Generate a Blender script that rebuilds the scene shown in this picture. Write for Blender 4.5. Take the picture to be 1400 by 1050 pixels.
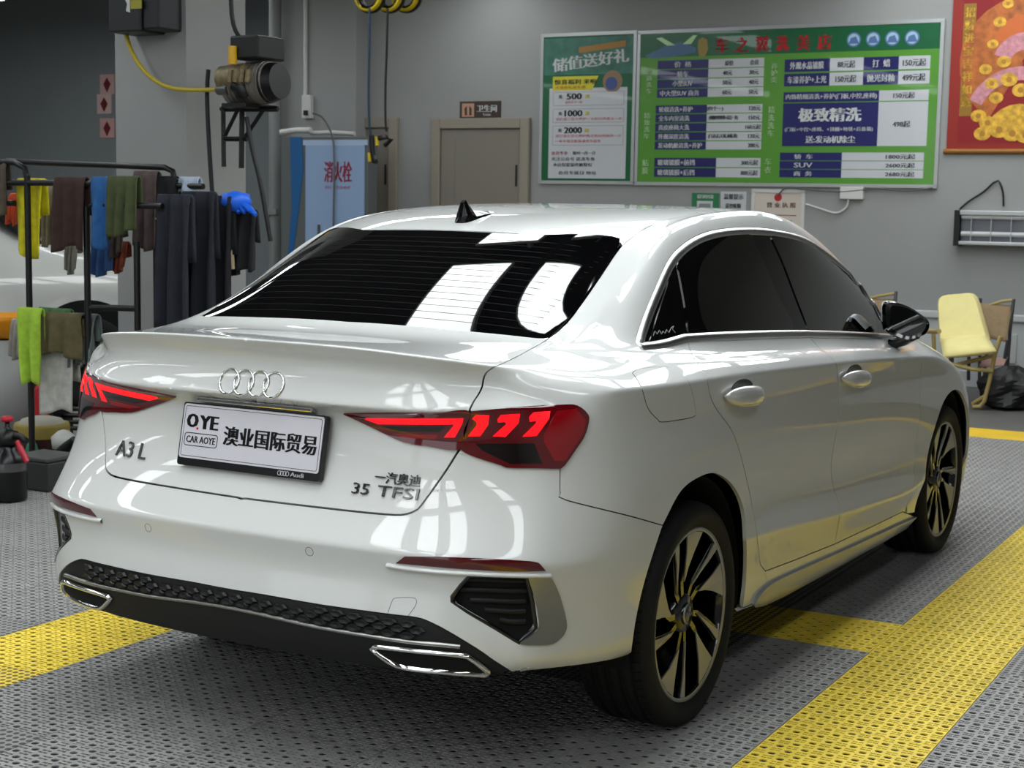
import bpy, bmesh, math, random
import numpy as np
from mathutils import Vector, Matrix
from mathutils.bvhtree import BVHTree
from mathutils.geometry import delaunay_2d_cdt
random.seed(7)
for _o in list(bpy.data.objects): bpy.data.objects.remove(_o, do_unlink=True)
SC = bpy.context.scene; COL = SC.collection
# ------------------------------------------------------------------ camera
CP = Vector((2.60514, -4.05230, 1.47961)); FPX = 2155.0
CR = Vector((0.8657055, 0.5002754, 0.0166897)); CU = Vector((-0.0720719, 0.0915837, 0.9931858))
CW = Vector((-0.4953380, 0.8610093, -0.1153403))
cam = bpy.data.cameras.new('camera'); camo = bpy.data.objects.new('camera', cam); COL.objects.link(camo)
cam.sensor_fit = 'HORIZONTAL'; cam.sensor_width = 36.0; cam.lens = FPX / 1400.0 * 36.0
cam.clip_start = 0.05; cam.clip_end = 80
camo.matrix_world = Matrix(((CR.x, CU.x, -CW.x, CP.x), (CR.y, CU.y, -CW.y, CP.y), (CR.z, CU.z, -CW.z, CP.z), (0, 0, 0, 1)))
SC.camera = camo
cam.dof.use_dof = True; cam.dof.focus_distance = 4.7; cam.dof.aperture_fstop = 9.0
# ------------------------------------------------------------------ light and exposure
world = bpy.data.worlds.new('world'); SC.world = world; world.use_nodes = True
world.node_tree.nodes['Background'].inputs[0].default_value = (0.75, 0.8, 0.85, 1)
world.node_tree.nodes['Background'].inputs[1].default_value = 1.5
SC.view_settings.view_transform = 'Standard'; SC.view_settings.look = 'None'
SC.view_settings.exposure = 0.0; SC.view_settings.gamma = 1.0; SC.view_settings.use_curve_mapping = False
LAMP_E = 7.2      # glow of the ceiling panels
# ------------------------------------------------------------------ helpers
def lin(c):
    if isinstance(c, str):
        c = c.lstrip('#'); c = [int(c[i:i+2], 16) / 255 for i in (0, 2, 4)]
    return tuple(((v / 12.92) if v <= .04045 else ((v + .055) / 1.055) ** 2.4) for v in c[:3]) + (1,)
MATS = {}
def mat(name, col=(.5, .5, .5), rough=.5, metal=0., coat=0., emis=None, estr=0., trans=0., spec=.5, noise=0., nscale=20., bump=0., bscale=60., alpha=1., ior=1.45):
    if name in MATS: return MATS[name]
    m = bpy.data.materials.new(name); m.use_nodes = True; nt = m.node_tree; b = nt.nodes['Principled BSDF']
    c = lin(col); b.inputs['Base Color'].default_value = c
    b.inputs['Roughness'].default_value = rough; b.inputs['Metallic'].default_value = metal
    b.inputs['Coat Weight'].default_value = coat; b.inputs['Coat Roughness'].default_value = .02
    b.inputs['Specular IOR Level'].default_value = spec; b.inputs['IOR'].default_value = ior
    b.inputs['Transmission Weight'].default_value = trans; b.inputs['Alpha'].default_value = alpha
    if emis is not None:
        b.inputs['Emission Color'].default_value = lin(emis); b.inputs['Emission Strength'].default_value = estr
    if noise > 0 or bump > 0:
        tc = nt.nodes.new('ShaderNodeTexCoord')
        if noise > 0:
            n = nt.nodes.new('ShaderNodeTexNoise'); n.inputs['Scale'].default_value = nscale; n.inputs['Detail'].default_value = 6
            nt.links.new(tc.outputs['Object'], n.inputs['Vector'])
            r = nt.nodes.new('ShaderNodeMapRange'); r.inputs[1].default_value = .3; r.inputs[2].default_value = .7
            r.inputs[3].default_value = 1 - noise; r.inputs[4].default_value = 1 + noise
            nt.links.new(n.outputs['Fac'], r.inputs[0])
            mx = nt.nodes.new('ShaderNodeMix'); mx.data_type = 'RGBA'; mx.blend_type = 'MULTIPLY'; mx.inputs[0].default_value = 1
            mx.inputs[6].default_value = c; nt.links.new(r.outputs[0], mx.inputs[7]); nt.links.new(mx.outputs[2], b.inputs['Base Color'])
        if bump > 0:
            n2 = nt.nodes.new('ShaderNodeTexNoise'); n2.inputs['Scale'].default_value = bscale; n2.inputs['Detail'].default_value = 4
            nt.links.new(tc.outputs['Object'], n2.inputs['Vector'])
            bp = nt.nodes.new('ShaderNodeBump'); bp.inputs['Strength'].default_value = bump; bp.inputs['Distance'].default_value = .01
            nt.links.new(n2.outputs['Fac'], bp.inputs['Height']); nt.links.new(bp.outputs[0], b.inputs['Normal'])
    MATS[name] = m; return m
def link(name, me, parent=None, m=None):
    o = bpy.data.objects.new(name, me); COL.objects.link(o)
    if parent is not None: o.parent = parent
    if m is not None:
        if len(me.materials): me.materials.clear()
        for q in (m if isinstance(m, (list, tuple)) else [m]): me.materials.append(q)
    return o
def tag(o, label=None, cat=None, group=None, kind=None):
    if label: o['label'] = label
    if cat: o['category'] = cat
    if group: o['group'] = group
    if kind: o['kind'] = kind
    return o
def empty(name, loc=(0, 0, 0), rz=0.):
    o = bpy.data.objects.new(name, None); COL.objects.link(o); o.location = loc; o.rotation_euler = (0, 0, rz); o.empty_display_size = .1
    return o
def pydata(name, v, f, parent=None, m=None, smooth=False):
    me = bpy.data.meshes.new(name); me.from_pydata([tuple(p) for p in v], [], [tuple(q) for q in f]); me.update()
    if smooth:
        for p in me.polygons: p.use_smooth = True
    return link(name, me, parent, m)
class MB:
    """collects simple shapes into one mesh"""
    def __init__(s): s.v = []; s.f = []; s.mi = []; s.sm = []
    def add(s, v, f, mi=0, sm=False, M=None):
        o = len(s.v)
        s.v += [tuple((M @ Vector(p)) if M is not None else p) for p in v]
        s.f += [tuple(i + o for i in q) for q in f]; s.mi += [mi] * len(f); s.sm += [sm] * len(f); return s
    def box(s, a, b, mi=0, M=None, bev=0.):
        x0, y0, z0 = [min(a[i], b[i]) for i in range(3)]; x1, y1, z1 = [max(a[i], b[i]) for i in range(3)]
        if bev > 0:
            bm = bmesh.new(); bmesh.ops.create_cube(bm, size=1)
            for q in bm.verts: q.co = Vector((x0 + (q.co.x + .5) * (x1 - x0), y0 + (q.co.y + .5) * (y1 - y0), z0 + (q.co.z + .5) * (z1 - z0)))
            bmesh.ops.bevel(bm, geom=list(bm.edges), offset=bev, segments=2, affect='EDGES', profile=.5)
            bm.verts.index_update(); v = [q.co.copy() for q in bm.verts]; f = [[w.index for w in q.verts] for q in bm.faces]; bm.free()
            return s.add(v, f, mi, False, M)
        v = [(x0, y0, z0), (x1, y0, z0), (x1, y1, z0), (x0, y1, z0), (x0, y0, z1), (x1, y0, z1), (x1, y1, z1), (x0, y1, z1)]
        return s.add(v, [(3, 2, 1, 0), (4, 5, 6, 7), (0, 1, 5, 4), (1, 2, 6, 5), (2, 3, 7, 6), (3, 0, 4, 7)], mi, False, M)
    def tube(s, pts, r, n=8, mi=0, M=None, cap=True, closed=False, flat=1.0, up=None):
        P = [Vector(p) for p in pts]; L = len(P); rr = r if isinstance(r, (list, tuple)) else [r] * L
        v = []; prev = None
        for i in range(L):
            t = (P[(i + 1) % L] - P[i - 1]) if closed else (P[min(i + 1, L - 1)] - P[max(i - 1, 0)])
            if t.length < 1e-9: t = Vector((0, 0, 1))
            t.normalize()
            if prev is None:
                a = Vector(up) if up is not None else (Vector((0, 0, 1)) if abs(t.z) < .9 else Vector((1, 0, 0)))
            else: a = prev
            a = a - t * a.dot(t)
            if a.length < 1e-6: a = t.orthogonal()
            a.normalize(); prev = a; b = t.cross(a)
            for k in range(n):
                th = 2 * math.pi * k / n; v.append(P[i] + a * math.cos(th) * rr[i] * flat + b * math.sin(th) * rr[i])
        f = []
        for i in range(L if closed else L - 1):
            j = (i + 1) % L
            for k in range(n): f.append((i * n + k, i * n + (k + 1) % n, j * n + (k + 1) % n, j * n + k))
        s.add(v, f, mi, n > 5, M)
        if cap and not closed: s.add(v[:n], [tuple(range(n - 1, -1, -1))], mi, False, M); s.add(v[-n:], [tuple(range(n))], mi, False, M)
        return s
    def cyl(s, c, r, h, n=20, axis='z', mi=0, M=None, r2=None):
        r2 = r if r2 is None else r2; v = []
        for k in range(n):
            th = 2 * math.pi * k / n; v.append((r * math.cos(th), r * math.sin(th), 0))
        for k in range(n):
            th = 2 * math.pi * k / n; v.append((r2 * math.cos(th), r2 * math.sin(th), h))
        sw = {'z': lambda p: p, 'x': lambda p: (p[2], p[0], p[1]), 'y': lambda p: (p[1], p[2], p[0])}[axis]
        v = [tuple(Vector(sw(p)) + Vector(c)) for p in v]
        f = [(k, (k + 1) % n, n + (k + 1) % n, n + k) for k in range(n)]
        s.add(v, f, mi, True, M); s.add(v, [tuple(range(n - 1, -1, -1)), tuple(range(n, 2 * n))], mi, False, M); return s
    def lathe(s, prof, n=32, axis='z', c=(0, 0, 0), mi=0, M=None, sm=True):
        v = []; sw = {'z': lambda p: p, 'x': lambda p: (p[2], p[0], p[1]), 'y': lambda p: (p[1], p[2], p[0])}[axis]
        for r, h in prof:
            for k in range(n):
                th = 2 * math.pi * k / n; v.append(tuple(Vector(sw((r * math.cos(th), r * math.sin(th), h))) + Vector(c)))
        f = []
        for i in range(len(prof) - 1):
            for k in range(n): f.append((i * n + k, i * n + (k + 1) % n, (i + 1) * n + (k + 1) % n, (i + 1) * n + k))
        return s.add(v, f, mi, sm, M)
    def prism(s, poly, z0, z1, mi=0, M=None):
        """polygon in xy, extruded in z"""
        n = len(poly); v = [(p[0], p[1], z0) for p in poly] + [(p[0], p[1], z1) for p in poly]
        f = [tuple(range(n - 1, -1, -1)), tuple(range(n, 2 * n))] + [(k, (k + 1) % n, n + (k + 1) % n, n + k) for k in range(n)]
        return s.add(v, f, mi, False, M)
    def build(s, name, m, parent=None):
        me = bpy.data.meshes.new(name); me.from_pydata(s.v, [], s.f)
        for i, p in enumerate(me.polygons): p.material_index = s.mi[i]; p.use_smooth = s.sm[i]
        me.update(); o = link(name, me, parent, m)
        bm = bmesh.new(); bm.from_mesh(me); bmesh.ops.recalc_face_normals(bm, faces=bm.faces); bm.to_mesh(me); bm.free()
        return o
def pix_ray(p): return (CW + CR * ((p[0] - 700) / FPX) - CU * ((p[1] - 525) / FPX)).normalized()
def on_plane(p, ax, val):
    d = pix_ray(p); return CP + d * ((val - CP[ax]) / d[ax])
def catmull(pts, step, closed=False):
    """dense smooth polyline; a point given twice is a sharp corner"""
    P = [Vector(p) for p in pts]; runs = [[P[0]]]
    if closed: P = P + [P[0]]
    for q in P[1:]:
        if (q - runs[-1][-1]).length < 1e-9: runs.append([q])
        else: runs[-1].append(q)
    out = []
    for R in runs:
        if len(R) < 2: continue
        for i in range(len(R) - 1):
            p1, p2 = R[i], R[i + 1]
            p0 = R[i - 1] if i > 0 else p1 * 2 - p2
            p3 = R[i + 2] if i + 2 < len(R) else p2 * 2 - p1
            n = max(1, int(round((p2 - p1).length / step)))
            for k in range(n):
                t = k / n
                out.append(.5 * ((2 * p1) + (p2 - p0) * t + (2 * p0 - 5 * p1 + 4 * p2 - p3) * t * t + (3 * p1 - p0 - 3 * p2 + p3) * t ** 3))
    out.append(runs[-1][-1])
    if closed: out.pop()
    return out
# ------------------------------------------------------------------ the room
FR = math.radians(.859); RC, RS = math.cos(FR), math.sin(FR)
TX = .42544; TY = .4078; FX1 = 1.10956; FX2 = FX1 - 5 * TX; FY1 = 1.39504
YW = 9.2            # front wall
def to_room(p): return Vector((RC * p[0] + RS * p[1], -RS * p[0] + RC * p[1], p[2]))
def to_world(p): return Vector((RC * p[0] - RS * p[1], RS * p[0] + RC * p[1], p[2]))
CPR = to_room(CP)
def room_ray(px): return to_room(pix_ray(px))
def rp(px, ax, val):
    """photo point on a plane of the room (ax 0: x, 1: y, 2: z), in room coordinates"""
    d = room_ray(px); return CPR + d * ((val - CPR[ax]) / d[ax])
def scr(p):
    d = to_world(p) - CP; z = d.dot(CW); return (700 + FPX * d.dot(CR) / z, 525 - FPX * d.dot(CU) / z, z)
def roomed(o): o.rotation_euler = (0, 0, FR); return o
def struct(name, mb, m): return tag(roomed(mb.build(name, m)), kind='structure')
WALLM = mat('wall_paint_grey', (.575, .58, .575), rough=.7, noise=.04, nscale=1.3, bump=.03, bscale=90)
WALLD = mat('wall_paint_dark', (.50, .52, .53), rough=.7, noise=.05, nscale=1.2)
CEILM = mat('ceiling_dark', (.26, .26, .27), rough=.9)
WHITE = mat('white_satin', (.78, .78, .77), rough=.4)
mb = MB(); mb.box((-15, -9.5, -.30), (6.5, YW + 1.8, -.018)); FLOOR = struct('floor', mb, mat('floor_dark_bed', (.10, .10, .10), rough=.8, noise=.1, nscale=4))  # bed coloured dark so the tile holes look shaded inside
mb = MB(); mb.box((-7.6, YW, -.02), (6.5, YW + .2, 4.4)); struct('wall_front', mb, WALLM)
mb = MB(); mb.box((-15, YW + 1.6, -.02), (-7.4, YW + 1.8, 4.4)); struct('wall_front_bay', mb, WALLD)
mb = MB(); mb.box((6.3, -9.3, -.02), (6.5, YW, 4.4)); struct('wall_right', mb, mat('wall_paint_pale', (.66, .66, .65), rough=.7, noise=.05, nscale=2))
mb = MB(); mb.box((-15, -9.3, -.02), (-14.8, YW + 1.8, 4.4)); struct('wall_left', mb, WALLD)
mb = MB(); mb.box((-15, -9.5, -.02), (-6.0, -9.3, 4.4)); mb.box((1.2, -9.5, -.02), (6.5, -9.3, 4.4)); mb.box((-6.0, -9.5, 3.3), (1.2, -9.3, 4.4)); mb.box((-2.7, -9.5, -.02), (-2.1, -9.3, 3.3)); struct('wall_back', mb, WALLM)
mb = MB(); mb.box((-15, -9.5, 4.2), (6.5, YW + 1.8, 4.4)); struct('ceiling', mb, CEILM)
# ceiling light panels and added fill panels in rows along the bay
EMIT = mat('light_panel_glow', (.9, .9, .9), rough=.5, emis=(.965, .99, 1.), estr=LAMP_E)
LFR = mat('light_panel_frame', (.75, .75, .75), rough=.4)
for xr in (-11.5, -8.3, -5.0, -1.05, -.12, .80, 3.1):  # two leftmost rows and the rightmost are added fill, lighting bay and car side
    for k in range(-5, 5):
        y0 = -.24 + 1.9 * k
        if y0 < -8.6 or y0 + 1.5 > YW - .3 or (xr > 3 and y0 > -1.5): continue
        lt = empty('ceiling_and_fill_light', to_world((xr, y0 + .75, 3.62)), FR)
        m1 = MB(); m1.box((-.29, -.77, 0), (.29, .77, .05)); m1.box((-.02, -.5, .05), (.02, -.46, .58)); m1.box((-.02, .46, .05), (.02, .5, .58)); m1.build('frame', LFR, lt)
        m2 = MB(); m2.box((-.27, -.75, -.004), (.27, .75, .0)); m2.build('diffuser', EMIT, lt)
        tag(lt, 'white rectangular light panel hung under the ceiling, outer rows added as fill', 'ceiling light', 'ceiling light panels in rows')
# ------------------------------------------------------------------ plastic grating tiles
def tile_mesh():
    V = []; F = []; n = 12; cx = (TX - .003) / n; cy = (TY - .003) / n; top = 0.; dp = -.0035
    def cell(holes):
        P = [Vector((-cx / 2, -cy / 2)), Vector((cx / 2, -cy / 2)), Vector((cx / 2, cy / 2)), Vector((-cx / 2, cy / 2))]; E = [(0, 1), (1, 2), (2, 3), (3, 0)]
        for h in holes:
            b = len(P); P += [Vector(q) for q in h]; E += [(b + i, b + (i + 1) % len(h)) for i in range(len(h))]
        r = delaunay_2d_cdt(P, E, [], 1, 1e-7); fs = []
        for f in r[2]:
            x = sum(r[0][i].x for i in f) / 3; y = sum(r[0][i].y for i in f) / 3; bad = False
            for h in holes:
                s = False
                for i in range(len(h)):
                    a, c = h[i], h[(i + 1) % len(h)]
                    if (a[1] > y) != (c[1] > y) and x < (c[0] - a[0]) * (y - a[1]) / (c[1] - a[1]) + a[0]: s = not s
                bad |= s
            if not bad: fs.append(f)
        return [(p.x, p.y) for p in r[0]], fs
    hexh = [[(.0126 * math.cos(math.radians(60 * k)), .0112 * math.sin(math.radians(60 * k))) for k in range(6)]]
    slots = []
    for sx in (-1, 1):
        for sy in (-1, 1):
            x0 = sx * .0082; y0 = sy * .0078; slots.append([(x0 - .0070, y0 - .0042), (x0 + .0070, y0 - .0042), (x0 + .0070, y0 + .0042), (x0 - .0070, y0 + .0042)])
    A = cell(hexh); B = cell(slots)
    for i in range(n):
        for j in range(n):
            pv, pf = A if (i + j) % 2 == 0 else B; hs = hexh if (i + j) % 2 == 0 else slots
            ox = .0015 + (i + .5) * cx; oy = .0015 + (j + .5) * cy; b = len(V)
            V += [(p[0] + ox, p[1] + oy, top) for p in pv]; F += [tuple(q + b for q in f) for f in pf]
            for h in hs:
                b = len(V); m_ = len(h); V += [(p[0] + ox, p[1] + oy, top) for p in h] + [(p[0] + ox, p[1] + oy, dp) for p in h]
                F += [(b + q, b + m_ + q, b + m_ + (q + 1) % m_, b + (q + 1) % m_) for q in range(m_)]
    b = len(V); x0, x1, y0, y1 = .0015, TX - .0015, .0015, TY - .0015
    V += [(x0, y0, 0), (x1, y0, 0), (x1, y1, 0), (x0, y1, 0), (x0, y0, -.017), (x1, y0, -.017), (x1, y1, -.017), (x0, y1, -.017)]
    F += [(b, b + 4, b + 5, b + 1), (b + 1, b + 5, b + 6, b + 2), (b + 2, b + 6, b + 7, b + 3), (b + 3, b + 7, b + 4, b)]
    return V, F
def grating_mat(name, col, far=False):
    m = mat(name, col, rough=.5, noise=.10, nscale=14, spec=.4)
    nt = m.node_tree; b = nt.nodes['Principled BSDF']
    oi = nt.nodes.new('ShaderNodeObjectInfo'); mr = nt.nodes.new('ShaderNodeMapRange'); mr.inputs[3].default_value = .93; mr.inputs[4].default_value = 1.07
    nt.links.new(oi.outputs['Random'], mr.inputs[0])
    src = b.inputs['Base Color'].links[0].from_socket
    mx = nt.nodes.new('ShaderNodeMix'); mx.data_type = 'RGBA'; mx.blend_type = 'MULTIPLY'; mx.inputs[0].default_value = 1
    nt.links.new(src, mx.inputs[6]); nt.links.new(mr.outputs[0], mx.inputs[7]); last = mx.outputs[2]
    if far:      # pieces too small to tell apart: the holes become a pattern
        tc = nt.nodes.new('ShaderNodeTexCoord'); ck = nt.nodes.new('ShaderNodeTexVoronoi'); ck.inputs['Scale'].default_value = 40; ck.inputs['Randomness'].default_value = 0
        nt.links.new(tc.outputs['Object'], ck.inputs['Vector'])
        r2 = nt.nodes.new('ShaderNodeMapRange'); r2.inputs[1].default_value = .32; r2.inputs[2].default_value = .40; r2.inputs[3].default_value = .18; r2.inputs[4].default_value = 1
        nt.links.new(ck.outputs['Distance'], r2.inputs[0])
        m3 = nt.nodes.new('ShaderNodeMix'); m3.data_type = 'RGBA'; m3.blend_type = 'MULTIPLY'; m3.inputs[0].default_value = 1
        nt.links.new(last, m3.inputs[6]); nt.links.new(r2.outputs[0], m3.inputs[7]); last = m3.outputs[2]
    nt.links.new(last, b.inputs['Base Color']); return m
GREY_T = grating_mat('grating_grey', (.60, .595, .585)); YEL_T = grating_mat('grating_yellow', (.97, .85, .30))
GREY_F = grating_mat('grating_grey_far', (.60, .595, .585), True); YEL_F = grating_mat('grating_yellow_far', (.97, .85, .30), True)
tv, tf = tile_mesh()
TMG = bpy.data.meshes.new('grating_tile_grey'); TMG.from_pydata(tv, [], tf); TMG.materials.append(GREY_T)
TMY = bpy.data.meshes.new('grating_tile_yellow'); TMY.from_pydata(tv, [], tf); TMY.materials.append(YEL_T)
def is_yellow(i, j):
    """i: columns from the left edge of the right lane, j: rows from the far edge of the cross band"""
    return i == 0 or i == -6 or (j == -1 and -6 < i < 0)
cand = []; JMAX = 12
for i in range(-30, 12):
    for j in range(-24, JMAX):
        x = FX1 + (i + .5) * TX; y = FY1 + (j + .5) * TY; sx, sy, z = scr((x, y, 0))
        vis = z > .5 and -60 < sx < 1460 and 200 < sy < 1110
        if vis and 260 < sx < 820 and sy < 800 and -.7 > x - .0 and False: vis = False
        cand.append((0 if vis else 1, z if vis else abs(z), i, j))
cand.sort(); near_t = [c for c in cand if c[0] == 0 and not (abs(FX1 + (c[2] + .5) * TX) < .55 and .2 < FY1 + (c[3] + .5) * TY < 2.9)][:300]; ns = {(c[2], c[3]) for c in near_t}
for _, _, i, j in near_t:
    o = bpy.data.objects.new('floor_tile', TMY if is_yellow(i, j) else TMG); COL.objects.link(o); o.parent = FLOOR; o.location = (FX1 + i * TX, FY1 + j * TY, 0)
mbf = MB()
for _, _, i, j in cand:
    if (i, j) in ns: continue
    x = FX1 + i * TX; y = FY1 + j * TY
    mbf.box((x + .0015, y + .0015, -.017), (x + TX - .0015, y + TY - .0015, 0), 1 if is_yellow(i, j) else 0)
far_t = mbf.build('far_floor_tiles', [GREY_F, YEL_F], FLOOR); far_t['kind'] = 'stuff'
ye = FY1 + JMAX * TY
mb = MB(); mb.box((-14.8, ye + .42, -.018), (6.3, YW, 0.)); mb.box((-14.8, YW, -.018), (-7.6, YW + 1.6, 0.)); struct('floor_front', mb, mat('floor_concrete', (.36, .355, .345), rough=.5, noise=.08, nscale=4))
mb = MB(); mb.box((-14, ye, -.018), (6.3, ye + .42, .002), bev=.004); yl = roomed(mb.build('yellow_edge_strip', mat('edge_yellow', (.88, .72, .10), rough=.5, noise=.06, nscale=5))); tag(yl, kind='structure'); yl.name = 'trim_1'
# ------------------------------------------------------------------ the car: master surface that all panels are laid on
def st(*p): return [Vector(q) for q in p]
# each station from the rear to the front: 15 points from the centre line of the top, over the side, to the underbody
STN = [
 st((0,-.905,1.117),(.28,-.895,1.115),(.48,-.868,1.104),(.588,-.812,1.090),(.645,-.752,1.077),(.685,-.700,1.063),(.72,-.695,1.021),(.785,-.655,.982),(.80,-.682,.905),(.80,-.70,.78),(.833,-.760,.61),(.82,-.755,.52),(.81,-.762,.42),(.79,-.77,.340),(.68,-.66,.31)),
 st((0,-.67,1.113),(.28,-.66,1.110),(.50,-.635,1.101),(.615,-.615,1.088),(.68,-.60,1.076),(.735,-.59,1.062),(.80,-.585,1.043),(.862,-.56,1.008),(.868,-.56,.91),(.88,-.56,.78),(.899,-.57,.61),(.887,-.58,.52),(.872,-.585,.42),(.85,-.59,.315),(.70,-.55,.28)),
 st((0,-.45,1.132),(.30,-.435,1.129),(.605,-.39,1.117),(.66,-.38,1.104),(.712,-.37,1.089),(.765,-.36,1.071),(.83,-.36,1.047),(.895,-.35,1.004),(.893,-.35,.905),(.906,-.36,.77),(.913,-.37,.61),(.905,-.38,.51),(.892,-.39,.40),(.875,-.41,.30),(.70,-.40,.27)),
 st((0,-.20,1.272),(.30,-.195,1.255),(.588,-.175,1.19),(.655,-.155,1.168),(.712,-.12,1.14),(.775,-.10,1.086),(.845,-.10,1.046),(.906,-.10,.998),(.903,-.10,.90),(.913,-.10,.76),(.915,-.10,.62),(.908,-.10,.50),(.892,-.10,.38),(.875,-.10,.28),(.70,-.10,.25)),
 st((0,.04,1.388),(.30,.065,1.383),(.548,.18,1.358),(.612,.185,1.338),(.672,.195,1.304),(.793,.2,1.081),(.858,.2,1.036),(.91,.2,.990),(.905,.2,.89),(.913,.2,.75),(.905,.2,.60),(.912,.2,.49),(.89,.2,.36),(.87,.2,.26),(.70,.2,.23)),
 st((0,.47,1.452),(.30,.475,1.449),(.50,.49,1.439),(.575,.50,1.422),(.640,.52,1.380),(.80,.55,1.066),(.862,.55,1.020),(.91,.55,.977),(.902,.55,.88),(.908,.55,.74),(.893,.55,.60),(.917,.55,.475),(.882,.55,.335),(.865,.55,.22),(.70,.55,.20)),
 st((0,1.0,1.474),(.30,1.01,1.472),(.50,1.03,1.464),(.565,1.04,1.452),(.625,1.05,1.404),(.80,1.1,1.040),(.862,1.1,.997),(.91,1.1,.952),(.902,1.1,.85),(.908,1.1,.70),(.89,1.1,.55),(.917,1.1,.425),(.882,1.1,.298),(.865,1.1,.207),(.70,1.1,.20)),
 st((0,1.52,1.447),(.30,1.51,1.443),(.51,1.50,1.430),(.575,1.50,1.416),(.637,1.50,1.364),(.80,1.6,1.003),(.862,1.6,.965),(.91,1.6,.928),(.90,1.6,.83),(.906,1.6,.68),(.89,1.6,.52),(.917,1.6,.395),(.882,1.6,.283),(.865,1.6,.20),(.70,1.6,.20)),
 st((0,2.02,1.305),(.30,2.0,1.297),(.575,1.94,1.262),(.635,1.94,1.252),(.690,1.99,1.185),(.795,2.05,.967),(.855,2.05,.932),(.905,2.05,.897),(.897,2.05,.80),(.904,2.05,.65),(.893,2.05,.50),(.915,2.05,.368),(.88,2.05,.27),(.863,2.05,.192),(.70,2.05,.20)),
 st((0,2.58,1.03),(.32,2.55,1.024),(.62,2.43,1.004),(.69,2.37,.999),(.742,2.34,.982),(.80,2.38,.942),(.853,2.42,.902),(.897,2.45,.862),(.893,2.45,.765),(.903,2.45,.62),(.905,2.45,.50),(.907,2.45,.40),(.89,2.45,.29),(.87,2.45,.21),(.70,2.45,.21)),
 st((0,2.98,.968),(.32,2.95,.962),(.58,2.89,.938),(.67,2.86,.915),(.735,2.85,.887),(.80,2.85,.845),(.852,2.85,.808),(.886,2.85,.765),(.893,2.85,.68),(.897,2.85,.59),(.897,2.85,.49),(.892,2.85,.40),(.875,2.85,.30),(.85,2.85,.21),(.70,2.85,.21)),
 st((0,3.34,.865),(.30,3.32,.858),(.54,3.25,.83),(.63,3.19,.80),(.69,3.15,.775),(.765,3.12,.742),(.815,3.11,.70),(.855,3.10,.655),(.876,3.10,.585),(.882,3.10,.52),(.884,3.10,.45),(.882,3.10,.38),(.87,3.10,.29),(.85,3.10,.21),(.68,3.05,.21)),
 st((0,3.50,.745),(.27,3.49,.735),(.47,3.44,.715),(.57,3.38,.695),(.63,3.335,.675),(.68,3.29,.652),(.72,3.275,.625),(.745,3.27,.59),(.76,3.28,.53),(.765,3.29,.48),(.765,3.29,.42),(.765,3.28,.36),(.755,3.27,.28),(.73,3.25,.21),(.62,3.15,.21)),
]
REAR = {  # level -> columns 0..4 on the rear face (column 5 is the corner station)
 6: st((0,-.866,1.058),(.28,-.858,1.056),(.48,-.835,1.047),(.585,-.787,1.036),(.652,-.735,1.027)),
 7: st((0,-.893,.968),(.29,-.886,.966),(.51,-.860,.968),(.64,-.800,.974),(.722,-.732,.979)),
 8: st((0,-.838,.915),(.29,-.838,.913),(.51,-.830,.908),(.65,-.785,.905),(.735,-.738,.905)),
 9: st((0,-.888,.757),(.29,-.882,.757),(.51,-.860,.762),(.65,-.810,.77),(.732,-.762,.776)),
 10: st((0,-.968,.632),(.31,-.958,.631),(.54,-.93,.628),(.68,-.888,.623),(.77,-.832,.617)),
 11: st((0,-.958,.545),(.31,-.948,.545),(.53,-.921,.54),(.67,-.880,.535),(.757,-.825,.527)),
 12: st((0,-.975,.455),(.31,-.965,.455),(.53,-.937,.45),(.665,-.894,.44),(.75,-.838,.43)),
 13: st((0,-.945,.315),(.31,-.935,.315),(.53,-.905,.32),(.655,-.867,.328),(.735,-.822,.335)),
 14: st((0,-.80,.27),(.30,-.79,.27),(.48,-.77,.275),(.57,-.75,.285),(.63,-.71,.295)),
}
FRONT = {
 6: st((0,3.535,.69),(.27,3.52,.685),(.47,3.475,.67),(.58,3.42,.652),(.66,3.35,.638)),
 7: st((0,3.55,.62),(.28,3.54,.62),(.48,3.49,.615),(.60,3.43,.61),(.68,3.35,.60)),
 8: st((0,3.565,.55),(.28,3.555,.55),(.49,3.505,.545),(.61,3.44,.54),(.695,3.36,.535)),
 9: st((0,3.57,.48),(.28,3.56,.48),(.49,3.51,.48),(.615,3.445,.48),(.70,3.37,.48)),
 10: st((0,3.572,.42),(.28,3.562,.42),(.49,3.512,.42),(.615,3.447,.42),(.70,3.372,.42)),
 11: st((0,3.57,.36),(.28,3.56,.36),(.49,3.51,.36),(.615,3.445,.36),(.70,3.37,.36)),
 12: st((0,3.56,.28),(.28,3.55,.28),(.49,3.50,.28),(.61,3.435,.28),(.69,3.36,.28)),
 13: st((0,3.53,.21),(.28,3.52,.21),(.48,3.47,.21),(.59,3.41,.21),(.67,3.33,.21)),
 14: st((0,3.35,.21),(.25,3.33,.21),(.42,3.28,.21),(.50,3.24,.21),(.56,3.20,.21)),
}
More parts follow.
